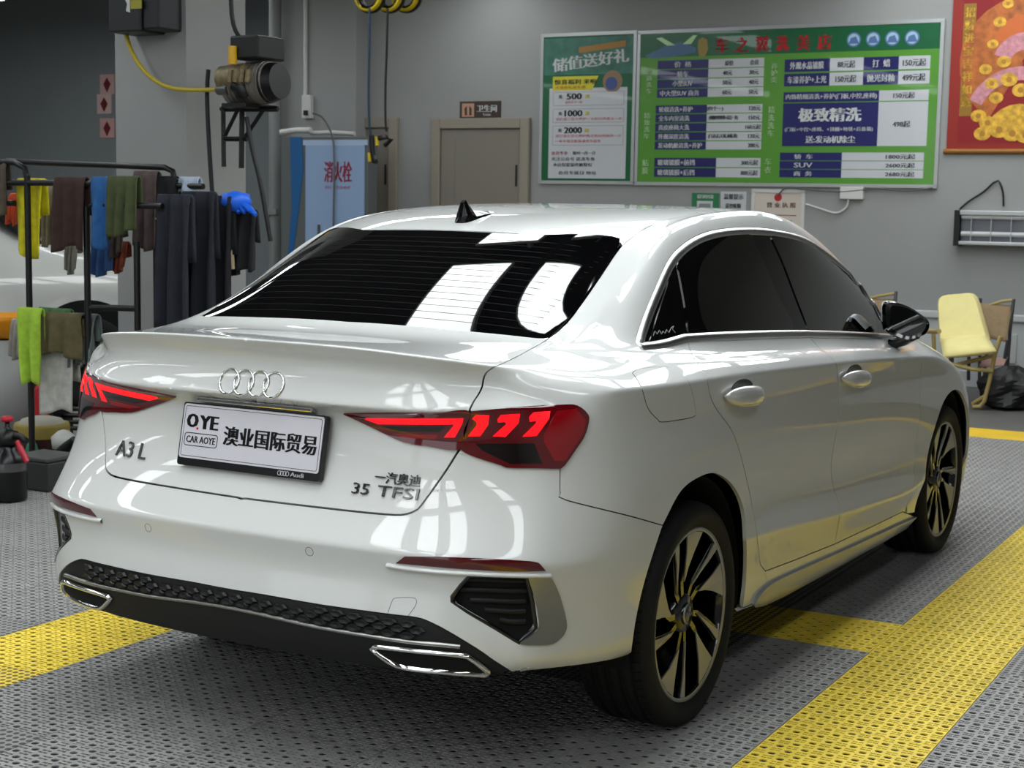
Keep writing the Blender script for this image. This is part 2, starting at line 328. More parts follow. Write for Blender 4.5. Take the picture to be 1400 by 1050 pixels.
def make_master():
    V = []; idx = {}
    def vid(key, p):
        if key not in idx: idx[key] = len(V); V.append(Vector(p))
        return idx[key]
    def P(s, a, sg): 
        p = STN[s][a]; return vid(('P', s, a, 0 if abs(p.x) < 1e-9 else sg), (p.x * sg, p.y, p.z))
    def G(tab, s, lev, c, sg):
        if lev == 5: return P(s, c, sg)
        if c == 5: return P(s, lev, sg)
        p = tab[lev][c]; return vid((id(tab), lev, c, 0 if abs(p.x) < 1e-9 else sg), (p.x * sg, p.y, p.z))
    F = []; cr = {}
    def crease(i, j, w): cr[(min(i, j), max(i, j))] = w
    last = len(STN) - 1
    for sg in (1, -1):
        def quad(a, b, c, d): F.append((a, b, c, d) if sg > 0 else (d, c, b, a))
        for s in range(last):
            for a in range(14): quad(P(s, a, sg), P(s, a + 1, sg), P(s + 1, a + 1, sg), P(s + 1, a, sg))
            crease(P(s, 7, sg), P(s + 1, 7, sg), .80 if 0 < s < 9 else .4)
            if 3 <= s <= 8: crease(P(s, 11, sg), P(s + 1, 11, sg), .68)
        for lev in range(5, 14):
            for c in range(5):
                quad(G(REAR, 0, lev, c, sg), G(REAR, 0, lev + 1, c, sg), G(REAR, 0, lev + 1, c + 1, sg), G(REAR, 0, lev, c + 1, sg))
                quad(G(FRONT, last, lev, c + 1, sg), G(FRONT, last, lev + 1, c + 1, sg), G(FRONT, last, lev + 1, c, sg), G(FRONT, last, lev, c, sg))
        for c in range(5):
            crease(P(0, c, sg), P(0, c + 1, sg), .62)
            crease(G(REAR, 0, 7, c, sg), G(REAR, 0, 7, c + 1, sg), .55)
            crease(G(REAR, 0, 10, c, sg), G(REAR, 0, 10, c + 1, sg), .6)
        crease(P(0, 10, sg), P(1, 10, sg), .5)
    me = bpy.data.meshes.new('master'); me.from_pydata([tuple(p) for p in V], [], F); me.update()
    at = me.attributes.new('crease_edge', 'FLOAT', 'EDGE')
    for e in me.edges:
        k = (min(e.vertices), max(e.vertices))
        if k in cr: at.data[e.index].value = cr[k]
    ob = bpy.data.objects.new('master', me); COL.objects.link(ob)
    md = ob.modifiers.new('s', 'SUBSURF'); md.subdivision_type = 'CATMULL_CLARK'; md.levels = 2; md.use_limit_surface = True
    n = len(V); T = np.array([tuple(p) for p in V]); cage = T.copy()
    def evalmesh():
        dg = bpy.context.evaluated_depsgraph_get(); e = ob.evaluated_get(dg); q = e.to_mesh()
        co = np.empty(len(q.vertices) * 3); q.vertices.foreach_get('co', co); return e, q, co.reshape(-1, 3)
    for it in range(3):
        me.vertices.foreach_set('co', cage.ravel()); me.update(); bpy.context.view_layer.update()
        e, q, co = evalmesh(); d = T - co[:n]; e.to_mesh_clear(); cage += .7 * d
    me.vertices.foreach_set('co', cage.ravel()); md.levels = 4; me.update(); bpy.context.view_layer.update()
    e, q, co = evalmesh()
    nr = np.empty(len(q.vertices) * 3); q.vertices.foreach_get('normal', nr); nr = nr.reshape(-1, 3)
    polys = [tuple(p.vertices) for p in q.polygons]; e.to_mesh_clear()
    bpy.data.objects.remove(ob); bpy.data.meshes.remove(me)
    return co, nr, polys
MCO, MNR, MPOLY = make_master()
MTRI = [t for p in MPOLY for t in ((p[0], p[1], p[2]), (p[0], p[2], p[3]))]
MVEC = [Vector(c) for c in MCO]
BVH = BVHTree.FromPolygons(MVEC, MTRI, all_triangles=True)
def m_normal(loc, fi):
    a, b, c = MTRI[fi]; A, B, Cc = MVEC[a], MVEC[b], MVEC[c]
    v0, v1, v2 = B - A, Cc - A, loc - A
    d00, d01, d11, d20, d21 = v0.dot(v0), v0.dot(v1), v1.dot(v1), v2.dot(v0), v2.dot(v1)
    de = d00 * d11 - d01 * d01
    if abs(de) < 1e-16: w = (1/3, 1/3, 1/3)
    else:
        v = (d11 * d20 - d01 * d21) / de; u = (d00 * d21 - d01 * d20) / de; w = (1 - v - u, v, u)
    n = Vector(MNR[a]) * w[0] + Vector(MNR[b]) * w[1] + Vector(MNR[c]) * w[2]
    return n.normalized()
def near(p):
    loc, n, fi, d = BVH.find_nearest(Vector(p)); return loc, m_normal(loc, fi)
def trace(px, step=6.):
    """photo points laid on the car's surface"""
    out = []
    for p in catmull([(q[0], q[1], 0) for q in px], step):
        d = pix_ray(p); loc, n, fi, dist = BVH.ray_cast(CP, d)
        if loc is None:
            best = None
            for k in range(60):
                q = CP + d * (2.8 + k * .1); l2, n2, f2, dd = BVH.find_nearest(q)
                if best is None or dd < best[0]: best = (dd, l2)
            loc = best[1]
        out.append(loc.copy())
    return out
def lay(pts, direc):
    """given points dropped on the surface along a direction (or the nearest place)"""
    out = []; direc = Vector(direc).normalized()
    for p in pts:
        p = Vector(p); loc, n, fi, d = BVH.ray_cast(p - direc * 3, direc)
        out.append((loc if loc is not None else near(p)[0]).copy())
    return out
def side_lay(yz, step=.03): return lay([(0.9, q[0], q[1]) for q in catmull([(p[0], p[1], 0) for p in yz], step)], (-1, 0, 0))
def top_lay(xy, step=.03): return lay([(q[0], q[1], 1.0) for q in catmull([(p[0], p[1], 0) for p in xy], step)], (0, 0, -1))
def rear_lay(xz, step=.03): return lay([(q[0], -.9, q[1]) for q in catmull([(p[0], p[1], 0) for p in xz], step)], (0, 1, 0))
OBL = Vector((-.60, .72, -.36)).normalized()
SIDE = Vector((-1, 0, 0)); TOP = Vector((0, 0, -1)); REARD = Vector((0, 1, 0))
def frame_of(d):
    d = Vector(d).normalized(); u = d.cross(Vector((0, 0, 1)) if abs(d.z) < .95 else Vector((0, 1, 0))).normalized(); v = u.cross(d).normalized(); return u, v, d
def clean(loop, eps=.0015):
    out = []
    for p in loop:
        if not out or (p - out[-1]).length > eps: out.append(p)
    if (out[0] - out[-1]).length < eps: out.pop()
    return out
def panel(name, loop, d, parent=None, m=None, sp=.03, gap=.0018, off=0., flange=.012, mirror=None, open_x0=False, holes=(), refine=.9985, fn=None, surf=None):
    """A skin panel cut from the master surface: boundary loop (3-D points on the surface), projection d.
    mirror: None, 'merge' (both halves in one mesh) or 'copy' (second object)."""
    u, v, d = frame_of(d)
    def to2(p): return Vector((p.dot(u), p.dot(v)))
    loops = [clean([Vector(p) for p in loop])] + [clean([Vector(p) for p in h]) for h in holes]
    if open_x0:
        L0 = loops[0]; out = []
        for i, p in enumerate(L0):
            out.append(p); q = L0[(i + 1) % len(L0)]
            if abs(p.x) < 1e-4 and abs(q.x) < 1e-4 and (q - p).length > sp * 1.5:
                nk = int((q - p).length / sp)
                for k in range(1, nk):
                    m_ = p.lerp(q, k / nk); loc = BVH.ray_cast(m_ - d * 4, d)[0]; loc = loc if loc is not None else near(m_)[0]; out.append(Vector((0, loc.y, loc.z)))
        loops[0] = out
    c2 = []; edges = []; faces_in = []; fixed = []
    for li, L in enumerate(loops):
        q = [to2(p) for p in L]; n = len(q)
        ar = sum(q[i].x * q[(i + 1) % n].y - q[(i + 1) % n].x * q[i].y for i in range(n))
        if (ar < 0) != (li > 0): L.reverse(); q.reverse()
        base = len(c2)
        for i in range(n):
            t = (q[(i + 1) % n] - q[i - 1])
            nn = Vector((-t.y, t.x)); nn = nn.normalized() if nn.length > 1e-9 else nn
            g = gap
            if open_x0 and abs(L[i].x) < 1e-4:
                g = 0; pn = [k for k in ((i - 1) % n, (i + 1) % n) if abs(L[k].x) >= 1e-4]
                if len(pn) == 1:
                    t = (q[i] - q[pn[0]]) if pn[0] == (i - 1) % n else (q[pn[0]] - q[i])
                    if t.length > 1e-9:
                        nn = Vector((-t.y, t.x)).normalized() * gap; pp = near(L[i] + u * nn.x + v * nn.y)[0]; pp = Vector((0, pp.y, pp.z))
                        c2.append(to2(pp)); fixed.append((pp, 0)); continue
            c2.append(q[i] + nn * g); fixed.append((L[i], g))
        edges += [(base + i, base + (i + 1) % n) for i in range(n)]
    nb = len(c2)
    xs = [p.x for p in c2]; ys = [p.y for p in c2]
    # points inside, kept clear of the border
    q0 = [c2[i] for i in range(nb)]
    E = np.array([[q0[a].x, q0[a].y, q0[b].x, q0[b].y] for a, b in edges])
    gx = np.arange(min(xs), max(xs), sp); gy = np.arange(min(ys), max(ys), sp * .87)
    X = []
    for j, yy in enumerate(gy):
        for xx in gx: X.append((xx + (sp * .5 if j % 2 else 0), yy))
    X = np.array(X) if X else np.zeros((0, 2))
    if len(X):
        ins = np.zeros(len(X), bool); dm = np.full(len(X), 1e9)
        for x0, y0, x1, y1 in E:
            cond = ((y0 > X[:, 1]) != (y1 > X[:, 1]))
            with np.errstate(divide='ignore', invalid='ignore'):
                xi = (x1 - x0) * (X[:, 1] - y0) / (y1 - y0 if y1 != y0 else 1e-12) + x0
            ins ^= cond & (X[:, 0] < xi)
            dx, dy = x1 - x0, y1 - y0; l2 = dx * dx + dy * dy + 1e-12
            t = np.clip(((X[:, 0] - x0) * dx + (X[:, 1] - y0) * dy) / l2, 0, 1)
            dm = np.minimum(dm, np.hypot(X[:, 0] - x0 - t * dx, X[:, 1] - y0 - t * dy))
        X = X[ins & (dm > sp * .38)]
    allp = c2 + [Vector((a, b)) for a, b in X]
    cache = {}
    def place(p, src):
        key = (round(p.x, 6), round(p.y, 6))
        if key in cache: return cache[key]
        if surf is not None:
            b_, n_ = surf(u * p.x + v * p.y)
            if src and open_x0 and fixed[src[0]][1] == 0: b_ = Vector((0, b_.y, b_.z)); n_ = Vector((0, n_.y, n_.z)).normalized()
            cache[key] = (b_ + n_ * off, n_); return cache[key]
        if src:
            b0, g = fixed[src[0]]
            if g == 0: base = b0
            else:
                l2 = b0 + u * (p.x - to2(b0).x) + v * (p.y - to2(b0).y); base = near(l2)[0]
        else:
            o = u * p.x + v * p.y - d * 6; loc, n_, fi, dd = BVH.ray_cast(o, d)
            base = loc if loc is not None else near(u * p.x + v * p.y)[0]
        loc, n = near(base)
        if src and fixed[src[0]][1] == 0 and open_x0: n = Vector((0, n.y, n.z)).normalized(); base = Vector((0, base.y, base.z))
        else: base = loc
        if fn is not None: base = fn(base, n)
        cache[key] = (base + n * off, n); return cache[key]
    HL = [[to2(p) for p in L] for L in loops[1:]]
    def in_hole(cx, cy):
        for q in HL:
            n = len(q); s = False
            for i in range(n):
                a, b = q[i], q[(i + 1) % n]
                if (a.y > cy) != (b.y > cy) and cx < (b.x - a.x) * (cy - a.y) / (b.y - a.y) + a.x: s = not s
            if s: return True
        return False
    for rnd in range(6):
        r = delaunay_2d_cdt(allp, edges, [], 1, 1e-6)
        pv, pf, ov = r[0], r[2], r[3]
        if HL: pf = [f for f in pf if not in_hole(sum(pv[i].x for i in f) / len(f), sum(pv[i].y for i in f) / len(f))]
        co = []; no = []; onb = []
        for i, p in enumerate(pv):
            src = [k for k in ov[i] if k < nb]; c_, n_ = place(p, src); co.append(c_); no.append(n_); onb.append(bool(src))
        if rnd == 5 or refine <= 0: break
        new = {}
        for f in pf:
            for i in range(len(f)):
                a, b = f[i], f[(i + 1) % len(f)]
                if a > b: a, b = b, a
                if (a, b) in new or (onb[a] and onb[b]): continue
                L = (co[a] - co[b]).length
                if L > .0065 and no[a].dot(no[b]) < refine: new[(a, b)] = (pv[a] + pv[b]) * .5
        if not new: break
        allp = allp + list(new.values())
    tris = []
    for f in pf:
        a, b, c = f[0], f[1], f[2]
        nrm = (co[b] - co[a]).cross(co[c] - co[a])
        tris.append(tuple(f) if nrm.dot(no[a] + no[b] + no[c]) > 0 else tuple(reversed(f)))
    # border flange
    ec = {}
    for f in tris:
        for i in range(len(f)):
            e = (f[i], f[(i + 1) % len(f)]); ec[e] = 1
    bnd = [e for e in ec if (e[1], e[0]) not in ec]
    nt = len(co); sm_faces = len(tris); add = {}
    def dup(i, depth):
        k = (i, depth)
        if k not in add:
            add[k] = len(co); co.append(co[i] - no[i] * depth)
            no.append(no[i])
        return add[k]
    if flange > 0:
        for a, b in bnd:
            if open_x0 and abs(co[a].x) < 1e-4 and abs(co[b].x) < 1e-4: continue
            tris.append((b, a, dup(a, flange), dup(b, flange)))
    def emit(nm, sgn, both):
        C = list(co); N = list(no); Fs = list(tris)
        if sgn < 0:
            C = [Vector((-p.x, p.y, p.z)) for p in C]; N = [Vector((-p.x, p.y, p.z)) for p in N]; Fs = [tuple(reversed(f)) for f in Fs]
        if both:
            k = len(C); mp = {}
            for i in range(k):
                if abs(co[i].x) < 1e-6: mp[i] = i
                else: mp[i] = len(C); C.append(Vector((-co[i].x, co[i].y, co[i].z))); N.append(Vector((-no[i].x, no[i].y, no[i].z)))
            Fs = Fs + [tuple(mp[i] for i in reversed(f)) for f in tris]
        me = bpy.data.meshes.new(nm); me.from_pydata([tuple(p) for p in C], [], Fs); me.update()
        for p in me.polygons: p.use_smooth = True
        nl = [None] * len(me.loops)
        for p in me.polygons:
            fl = len(p.vertices) == 4
            for li in p.loop_indices:
                nl[li] = tuple(p.normal) if fl else tuple(N[me.loops[li].vertex_index])
        me.normals_split_custom_set(nl)
        return link(nm, me, parent, m)
    o = emit(name, 1, mirror == 'merge'); 
    if mirror == 'copy': return o, emit(name, -1, False)
    return o
def mirror_obj(o, parent=None, name=None):
    me = o.data.copy(); 
    for q in me.vertices: q.co.x = -q.co.x
    me.flip_normals(); me.update()
    return link(name or o.name.split('.')[0], me, parent if parent is not None else o.parent)
# ------------------------------------------------------------------ the car: skin panels
PAINT = mat('car_white_paint', (.81, .815, .805), rough=.38, coat=1.0, spec=.4)
GLASS = mat('car_tinted_glass', (.012, .012, .016), rough=.015, coat=1., spec=.5)
BLKG = mat('car_black_gloss', (.015, .015, .017), rough=.12, coat=.6)
BLKM = mat('car_black_matte', (.035, .035, .037), rough=.55)
CHROME = mat('car_chrome', (.86, .86, .85), rough=.08, metal=1.)
SATIN = mat('car_satin_silver', (.62, .62, .60), rough=.33, metal=1.)
DARKIN = mat('car_dark_inside', (.012, .012, .012), rough=.9)
RUBBER = mat('tyre_rubber', (.04, .04, .041), rough=.72, bump=.05, bscale=200)
LENS = mat('tail_lens_dark_red', (.34, .02, .05), rough=.06, coat=1.)
LENS2 = mat('tail_lens_red', (.52, .02, .06), rough=.12, coat=1.)
LIT = mat('tail_lit_red', (.9, .05, .08), rough=.3, emis=(1., .05, .10), estr=1.35)
REFL = mat('reflector_red', (.30, .012, .03), rough=.15, coat=1.)
CAR = empty('sedan'); tag(CAR, 'white four-door sedan with glowing red tail lights standing on the floor grating', 'car')
# seams read off the photograph
RD_px = [(939,464.8),(946.7,485.7),(963.8,512.4),(971.4,542.9),(981,562),(1002,592.4),(1017,640),(1031,707),(1037,754.8),(1039.5,772),(1046.7,781)]
BS_px = [(1105.7,460),(1122.5,477.7),(1141.3,494.5),(1144.5,509),(1146.6,546.9),(1145.5,576),(1139,614),(1136,640.5),(1139.5,666.7),(1149,695),(1145,722),(1141,744)]
DB1_px = [(1046.7,781),(1090,764.5),(1141,744)]
DB2_px = [(1141,744),(1190,721),(1240,697)]
BELT1_px = [(939,464.8),(1000,461.5),(1060,459.3),(1105.7,458.5)]
RD = trace(RD_px); BS = trace(BS_px); DB1 = trace(DB1_px); DB2 = trace(DB2_px); BELT1 = trace(BELT1_px)
FD = side_lay([(2.17,.958),(2.185,.80),(2.17,.60),(2.13,.42),(2.10,.30),(2.09,.272)])
DB2 = DB2[:-1]; DB2 = [p for p in DB2 if p.y < 2.07] + [FD[-1]]
BELT2 = [BELT1[-1]] + side_lay([(BELT1[-1].y + .05, BELT1[-1].z - .004),(1.5,1.012),(1.9,.98),(2.17,.958)])
def side_copies(name, loop, d=SIDE, **k): return panel(name, loop, d, CAR, PAINT, mirror='copy', gap=.0026, **k)
side_copies('rear_door', RD + DB1[1:] + BS[::-1][1:] + BELT1[::-1][1:-1])
side_copies('front_door', BS + DB2[1:] + FD[::-1][1:] + BELT2[::-1][1:-1])
# rear quarter panel with roof frame: one pressing, wrapped from the tail lamp to the windscreen pillar
ARCH_px = [(906,718),(930,673),(954,653.5),(978,647.5),(1002,664),(1017,697),(1020.6,745),(1020,790),(1015.5,830.5)]
DLO_px = [(880,475.5),(872,471),(869.5,462),(880,432),(895,396),(913,357),(931,336),(955,321),(985,313),(1030,310.5),(1075,316.5),(1105,327),(1135,348),(1165,375),(1186,399),(1207,436)]
BUMPQ_px = [(766,641),(766.5,674),(773,683),(860,705),(906,718)]
TRS_px = [(745,467),(703,490),(676,502.5),(665,510.5),(661.5,520),(660,528.6),(655,539),(648.6,548.6),(643,560),(636,588),(628.6,614)]
LAMP_TOP_px = [(643,560),(710,557),(767,553.4),(783.5,553),(794,557),(803,566),(804.5,575),(798.5,596),(785,617),(771.5,636.5),(766,641)]
ARCH = trace(ARCH_px, 5); DLO = trace(DLO_px, 5)
TRS = trace(TRS_px, 5); TRS_up = trace(TRS_px[:9], 5); BUMPQ = trace(BUMPQ_px, 5)
GEDGE = top_lay([(.603,-.375),(.597,-.26),(.586,-.16),(.568,0.),(.552,.12),(.548,.165)])        # rear glass side edge
DITCH = top_lay([(.548,.165),(.546,.3),(.545,.6),(.541,1.0),(.545,1.35),(.553,1.50)])
APIL = top_lay([(.553,1.50),(.575,1.72),(.602,1.98),(.632,2.25),(.655,2.40)])
lampin = trace([(643,566),(643,566)] if False else [(646,575),(690,585),(740,600),(760,625),(766,641)], 8)   # hidden behind the lamp
ABASE = [near(p)[0] for p in [(.69,2.36,.99),(.735,2.33,.975)]]
BELTR = trace([(880,475.5),(910,472),(939,464.8)], 5)
DLO_end = DLO[-1]
front_low = [near(p)[0] for p in [(.775,2.32,.962)]]
Q = TRS_up[::-1] + GEDGE[1:] + DITCH[1:] + APIL[1:] + ABASE + front_low + DLO[::-1] + BELTR[1:] + RD[1:]
Q += [near(p)[0] for p in [(.885, RD[-1].y + .02, RD[-1].z - .045), (.872, RD[-1].y - .02, .25)]]
Q += ARCH[::-1][0:] + BUMPQ[::-1][1:] + lampin[::-1][1:]
Q = [near(p)[0] for p in Q]
DQ = Vector((-.80, .42, -.42)).normalized()
panel('quarter_panel', Q, DQ, CAR, PAINT, mirror='copy', sp=.028, gap=.001)
# roof, glass, bonnet
RG = top_lay([(0,-.452),(.30,-.437),(.54,-.402),(.59,-.388),(.603,-.375)]) + GEDGE[1:-1] + top_lay([(.546,.155),(.535,.178),(.51,.172),(.42,.125),(.30,.068),(.15,.046),(0,.04)])
def glass_z(x, y):
    yb = -.452 + .077 * (x / .603) ** 2; yt = .04 + .125 * (x / .548) ** 2; s = (y - yb) / (yt - yb)
    zb = 1.132 - .0152 * (x / .605) ** 2; zt = 1.386 - .022 * (x / .548) ** 6
    return zb + (zt - zb) * s + .011 * (1 - 1.4 * (x / .59) ** 6) * 4 * s * (1 - s)
def glass_surf(p):
    x, y = p.x, p.y; e = .004; z = glass_z(x, y)
    n = Vector((-(glass_z(x + e, y) - glass_z(x - e, y)) / (2 * e), -(glass_z(x, y + e) - glass_z(x, y - e)) / (2 * e), 1)).normalized()
    return Vector((x, y, z)), n
panel('rear_window', RG, TOP, CAR, GLASS, mirror='merge', open_x0=True, gap=.003, off=.0005, sp=.04, surf=glass_surf)
panel('roof', top_lay([(0,.04),(.15,.046),(.30,.068),(.42,.125),(.51,.172),(.535,.178),(.548,.165)]) + DITCH[1:] + top_lay([(.553,1.50),(.50,1.505),(.30,1.525),(0,1.535)])[1:], TOP, CAR, PAINT, mirror='merge', open_x0=True, gap=.002, sp=.04)
panel('windshield', top_lay([(0,1.535),(.30,1.525),(.50,1.505),(.553,1.50)]) + APIL[1:] + top_lay([(.655,2.40),(.55,2.46),(.32,2.545),(0,2.575)])[1:], TOP, CAR, GLASS, mirror='merge', open_x0=True, gap=.003, off=-.001, sp=.05)
HOODS = top_lay([(.69,2.41),(.715,2.60),(.715,2.85),(.68,3.05),(.60,3.22),(.52,3.36)])
panel('hood', top_lay([(0,2.59),(.32,2.56),(.57,2.475),(.69,2.41)]) + HOODS[1:] + top_lay([(.52,3.36),(.40,3.42),(.25,3.45),(0,3.46)])[1:], TOP, CAR, PAINT, mirror='merge', open_x0=True, sp=.05)
FARCH = trace([(1256,698.7),(1265,644),(1278.7,588),(1289,556),(1300,538.7),(1310.7,533),(1318.7,540),(1324,560)], 4)
FARCH = side_lay([(2.225,.25),(2.262,.36),(2.31,.45),(2.40,.56),(2.52,.650),(2.64,.693),(2.77,.700),(2.90,.66),(3.00,.57),(3.05,.46),(3.06,.38)])
DF = Vector((-.75, -.35, -.56)).normalized()
FEND = FD[::-1][1:] + [near(p)[0] for p in [(.79,2.30,.955),(.742,2.36,.975)]] + HOODS[:4] + [near(p)[0] for p in [(.76,3.12,.735),(.83,3.11,.66),(.855,3.09,.55)]] + FARCH[::-1][2:]
FEND += [near((.88, 2.13, .262))[0]]
panel('front_fender', [near(p)[0] for p in FEND], SIDE, CAR, PAINT, mirror='copy', sp=.035)
FB = HOODS[3:] + top_lay([(.52,3.36),(.40,3.42),(.25,3.45),(0,3.46)])[1:]
FB += lay([(0,3.6,z) for z in (.70,.66,.6,.5,.4,.3,.24)], (0,-1,0)) + lay([(x,3.6,.235) for x in (.2,.4,.55,.65)], (0,-1,0))
FB += [near(p)[0] for p in [(.74,3.25,.235),(.82,3.10,.235)]] + FARCH[::-1][0:3] + [near(p)[0] for p in [(.855,3.09,.55),(.83,3.11,.66),(.76,3.12,.735)]]
panel('front_bumper', FB, Vector((-.5,-.8,-.33)), CAR, PAINT, mirror='merge', open_x0=True, sp=.04)
# sill under the doors
SILL = [near((.872, RD[-1].y - .02, .25))[0], near((.885, RD[-1].y + .02, RD[-1].z - .045))[0]] + DB1 + DB2[1:] + [near((.88,2.13,.262))[0], near((.875,2.215,.24))[0]]
SILL += side_lay([(2.20,.205),(1.6,.212),(1.1,.22),(.6,.232),(.36,.25)])
panel('side_sill', SILL, SIDE, CAR, PAINT, mirror='copy', sp=.03)
BLADE = trace([(1027.6,825),(1036,811),(1051,797.6),(1080,783),(1170,743),(1250,706)], 6)
bl = BLADE + side_lay([(2.15,.205),(1.6,.205),(1.1,.21),(.75,.218),(.60,.225),(BLADE[0].y + .02, BLADE[0].z - .01)])
panel('sill_blade', bl, SIDE, CAR, mat('sill_blade_grey', (.60,.61,.62), rough=.3, coat=.6), mirror='copy', sp=.03, off=.012, flange=.016, gap=0)
# boot lid
CL_top = top_lay([(0,-.452),(0,-.60),(0,-.75),(0,-.85),(0,-.893)], .02)
CL_rear = rear_lay([(0,1.105),(0,1.06),(0,1.0),(0,.95),(0,.90),(0,.85),(0,.80),(0,.75)], .012)
LIDB_px = [(628.6,614),(608.6,645.7),(577,690),(568,698.5),(556,703),(540,704.2),(500,701),(440,694.4),(380,687.3),(330,681)]
LIDB = trace(LIDB_px, 6); LIDB = [p for p in LIDB if p.x > .01]
zc = LIDB[-1].z - .002; LIDB.append(rear_lay([(0, zc), (0, zc)], 1)[0] if False else lay([(0, -.9, zc)], (0, 1, 0))[0])
CL_rear = [p for p in CL_rear if p.z > zc + .006]
LIDTOP = top_lay([(0,-.452),(.30,-.437),(.54,-.402),(.59,-.388),(.603,-.375)])
panel('trunk_lid', LIDTOP + TRS[1:] + LIDB[1:] + [Vector((0, p.y, p.z)) for p in (CL_rear[::-1] + CL_top[::-1][:-1])], OBL, CAR, PAINT, mirror='merge', open_x0=True, sp=.019, gap=.0034)
# rear bumper with openings for the side vents
LAMPB_px = [(628.6,614),(632,616.4),(686,637),(695,640),(766,641)]
DIFT_px = [(716.4,928.2),(675.7,903.6),(654,888.6),(611.4,862.9),(585.7,850),(568.6,844.6),(525.7,839.3),(440,827.5),(360,813.5),(325,808)]
LAMPB = trace(LAMPB_px, 6); DIFT = trace(DIFT_px, 6); DIFT = [p for p in DIFT if p.x > .012]
zd = DIFT[-1].z; DIFT.append(lay([(0, -.9, zd)], (0, 1, 0))[0])
ARCHB = trace([(906,718),(893,757),(880,800),(869,850),(862,903)], 6)
BOT = [near(p)[0] for p in catmull([ARCHB[-1], (.862,-.52,.318), (.842,-.62,.327), (.805,-.72,.338), (.765,-.79,.340), DIFT[0]], .03)]
CLb = lay([(0, -.9, z) for z in np.linspace(zd, zc, 14)[1:-1]], (0, 1, 0))
VENT_px = [(641.4,787.9),(630,800),(617.9,815.7),(617.9,822),(640,837),(680,860.5),(710,879),(722,869),(733.6,858.6),(729,825),(720.7,790),(680,788.5)]
VENT = trace(VENT_px + [VENT_px[0]], 5)[:-1]
LAMPBH = [near(p)[0] for p in trace([(636,606),(690,628),(760,632),(766,641)], 6)]
BUMP = LIDB[::-1][:-1] + LAMPBH + BUMPQ[1:] + ARCHB[1:] + BOT[1:] + DIFT[1:] + [Vector((0, p.y, p.z)) for p in CLb]
BUMP[0] = Vector((0, BUMP[0].y, BUMP[0].z))
panel('rear_bumper', BUMP, OBL, CAR, PAINT, mirror='merge', open_x0=True, sp=.022, gap=.0022, holes=[VENT], flange=.03)
# ------------------------------------------------------------------ the car: details
def ribbon(name, pts, w, h, parent, m, closed=False, mirror=None, off=0., merge0=False):
    """a rounded strip that follows the surface"""
    def data(P):
        V = []; F = []; n = len(P)
        fr = [near(p) for p in P]
        for i in range(n):
            t = (P[(i + 1) % n] - P[i - 1]) if closed else (P[min(i + 1, n - 1)] - P[max(i - 1, 0)])
            t.normalize(); nn = fr[i][1]; b = t.cross(nn).normalized()
            for a, c in ((-.5, -.002 / max(h, 1e-4)), (-.36, .75), (0, 1), (.36, .75), (.5, -.002 / max(h, 1e-4))): V.append(fr[i][0] + b * (w * a) + nn * (h * c + off))
        for i in range(n if closed else n - 1):
            j = (i + 1) % n
            for k in range(4): F.append((i * 5 + k, i * 5 + k + 1, j * 5 + k + 1, j * 5 + k))
        return V, F
    P = clean([Vector(p) for p in pts], .001); V, F = data(P)
    if mirror == 'merge':
        k = len(V); V = V + [Vector((-p.x, p.y, p.z)) for p in V]; F = F + [tuple(i + k for i in reversed(f)) for f in F]
    o = pydata(name, V, F, parent, m, True)
    bm = bmesh.new(); bm.from_mesh(o.data); bmesh.ops.recalc_face_normals(bm, faces=bm.faces); bm.to_mesh(o.data); bm.free()
    if mirror == 'copy': return o, mirror_obj(o)
    return o
def text_geo(txt, size, ext=0.):
    cu = bpy.data.curves.new('t', 'FONT'); cu.body = txt; cu.size = size; cu.extrude = ext; cu.align_x = 'CENTER'; cu.align_y = 'CENTER'; cu.resolution_u = 2
    ob = bpy.data.objects.new('t', cu); COL.objects.link(ob); bpy.context.view_layer.update()
    e = ob.evaluated_get(bpy.context.evaluated_depsgraph_get()); me = e.to_mesh()
    V = [q.co.copy() for q in me.vertices]; F = [tuple(p.vertices) for p in me.polygons]; e.to_mesh_clear()
    bpy.data.objects.remove(ob); bpy.data.curves.remove(cu)
    return V, F
def text_fit(txt, w, h, ext=0.):
    """text mesh centred on the origin, stretched to w x h"""
    V, F = text_geo(txt, 1., ext)
    if not V: return V, F
    x0, x1 = min(p.x for p in V), max(p.x for p in V); y0, y1 = min(p.y for p in V), max(p.y for p in V)
    sx = w / max(x1 - x0, 1e-6); sy = (h / max(y1 - y0, 1e-6)) if h else sx
    return [Vector(((p.x - (x0 + x1) / 2) * sx, (p.y - (y0 + y1) / 2) * sy, p.z)) for p in V], F
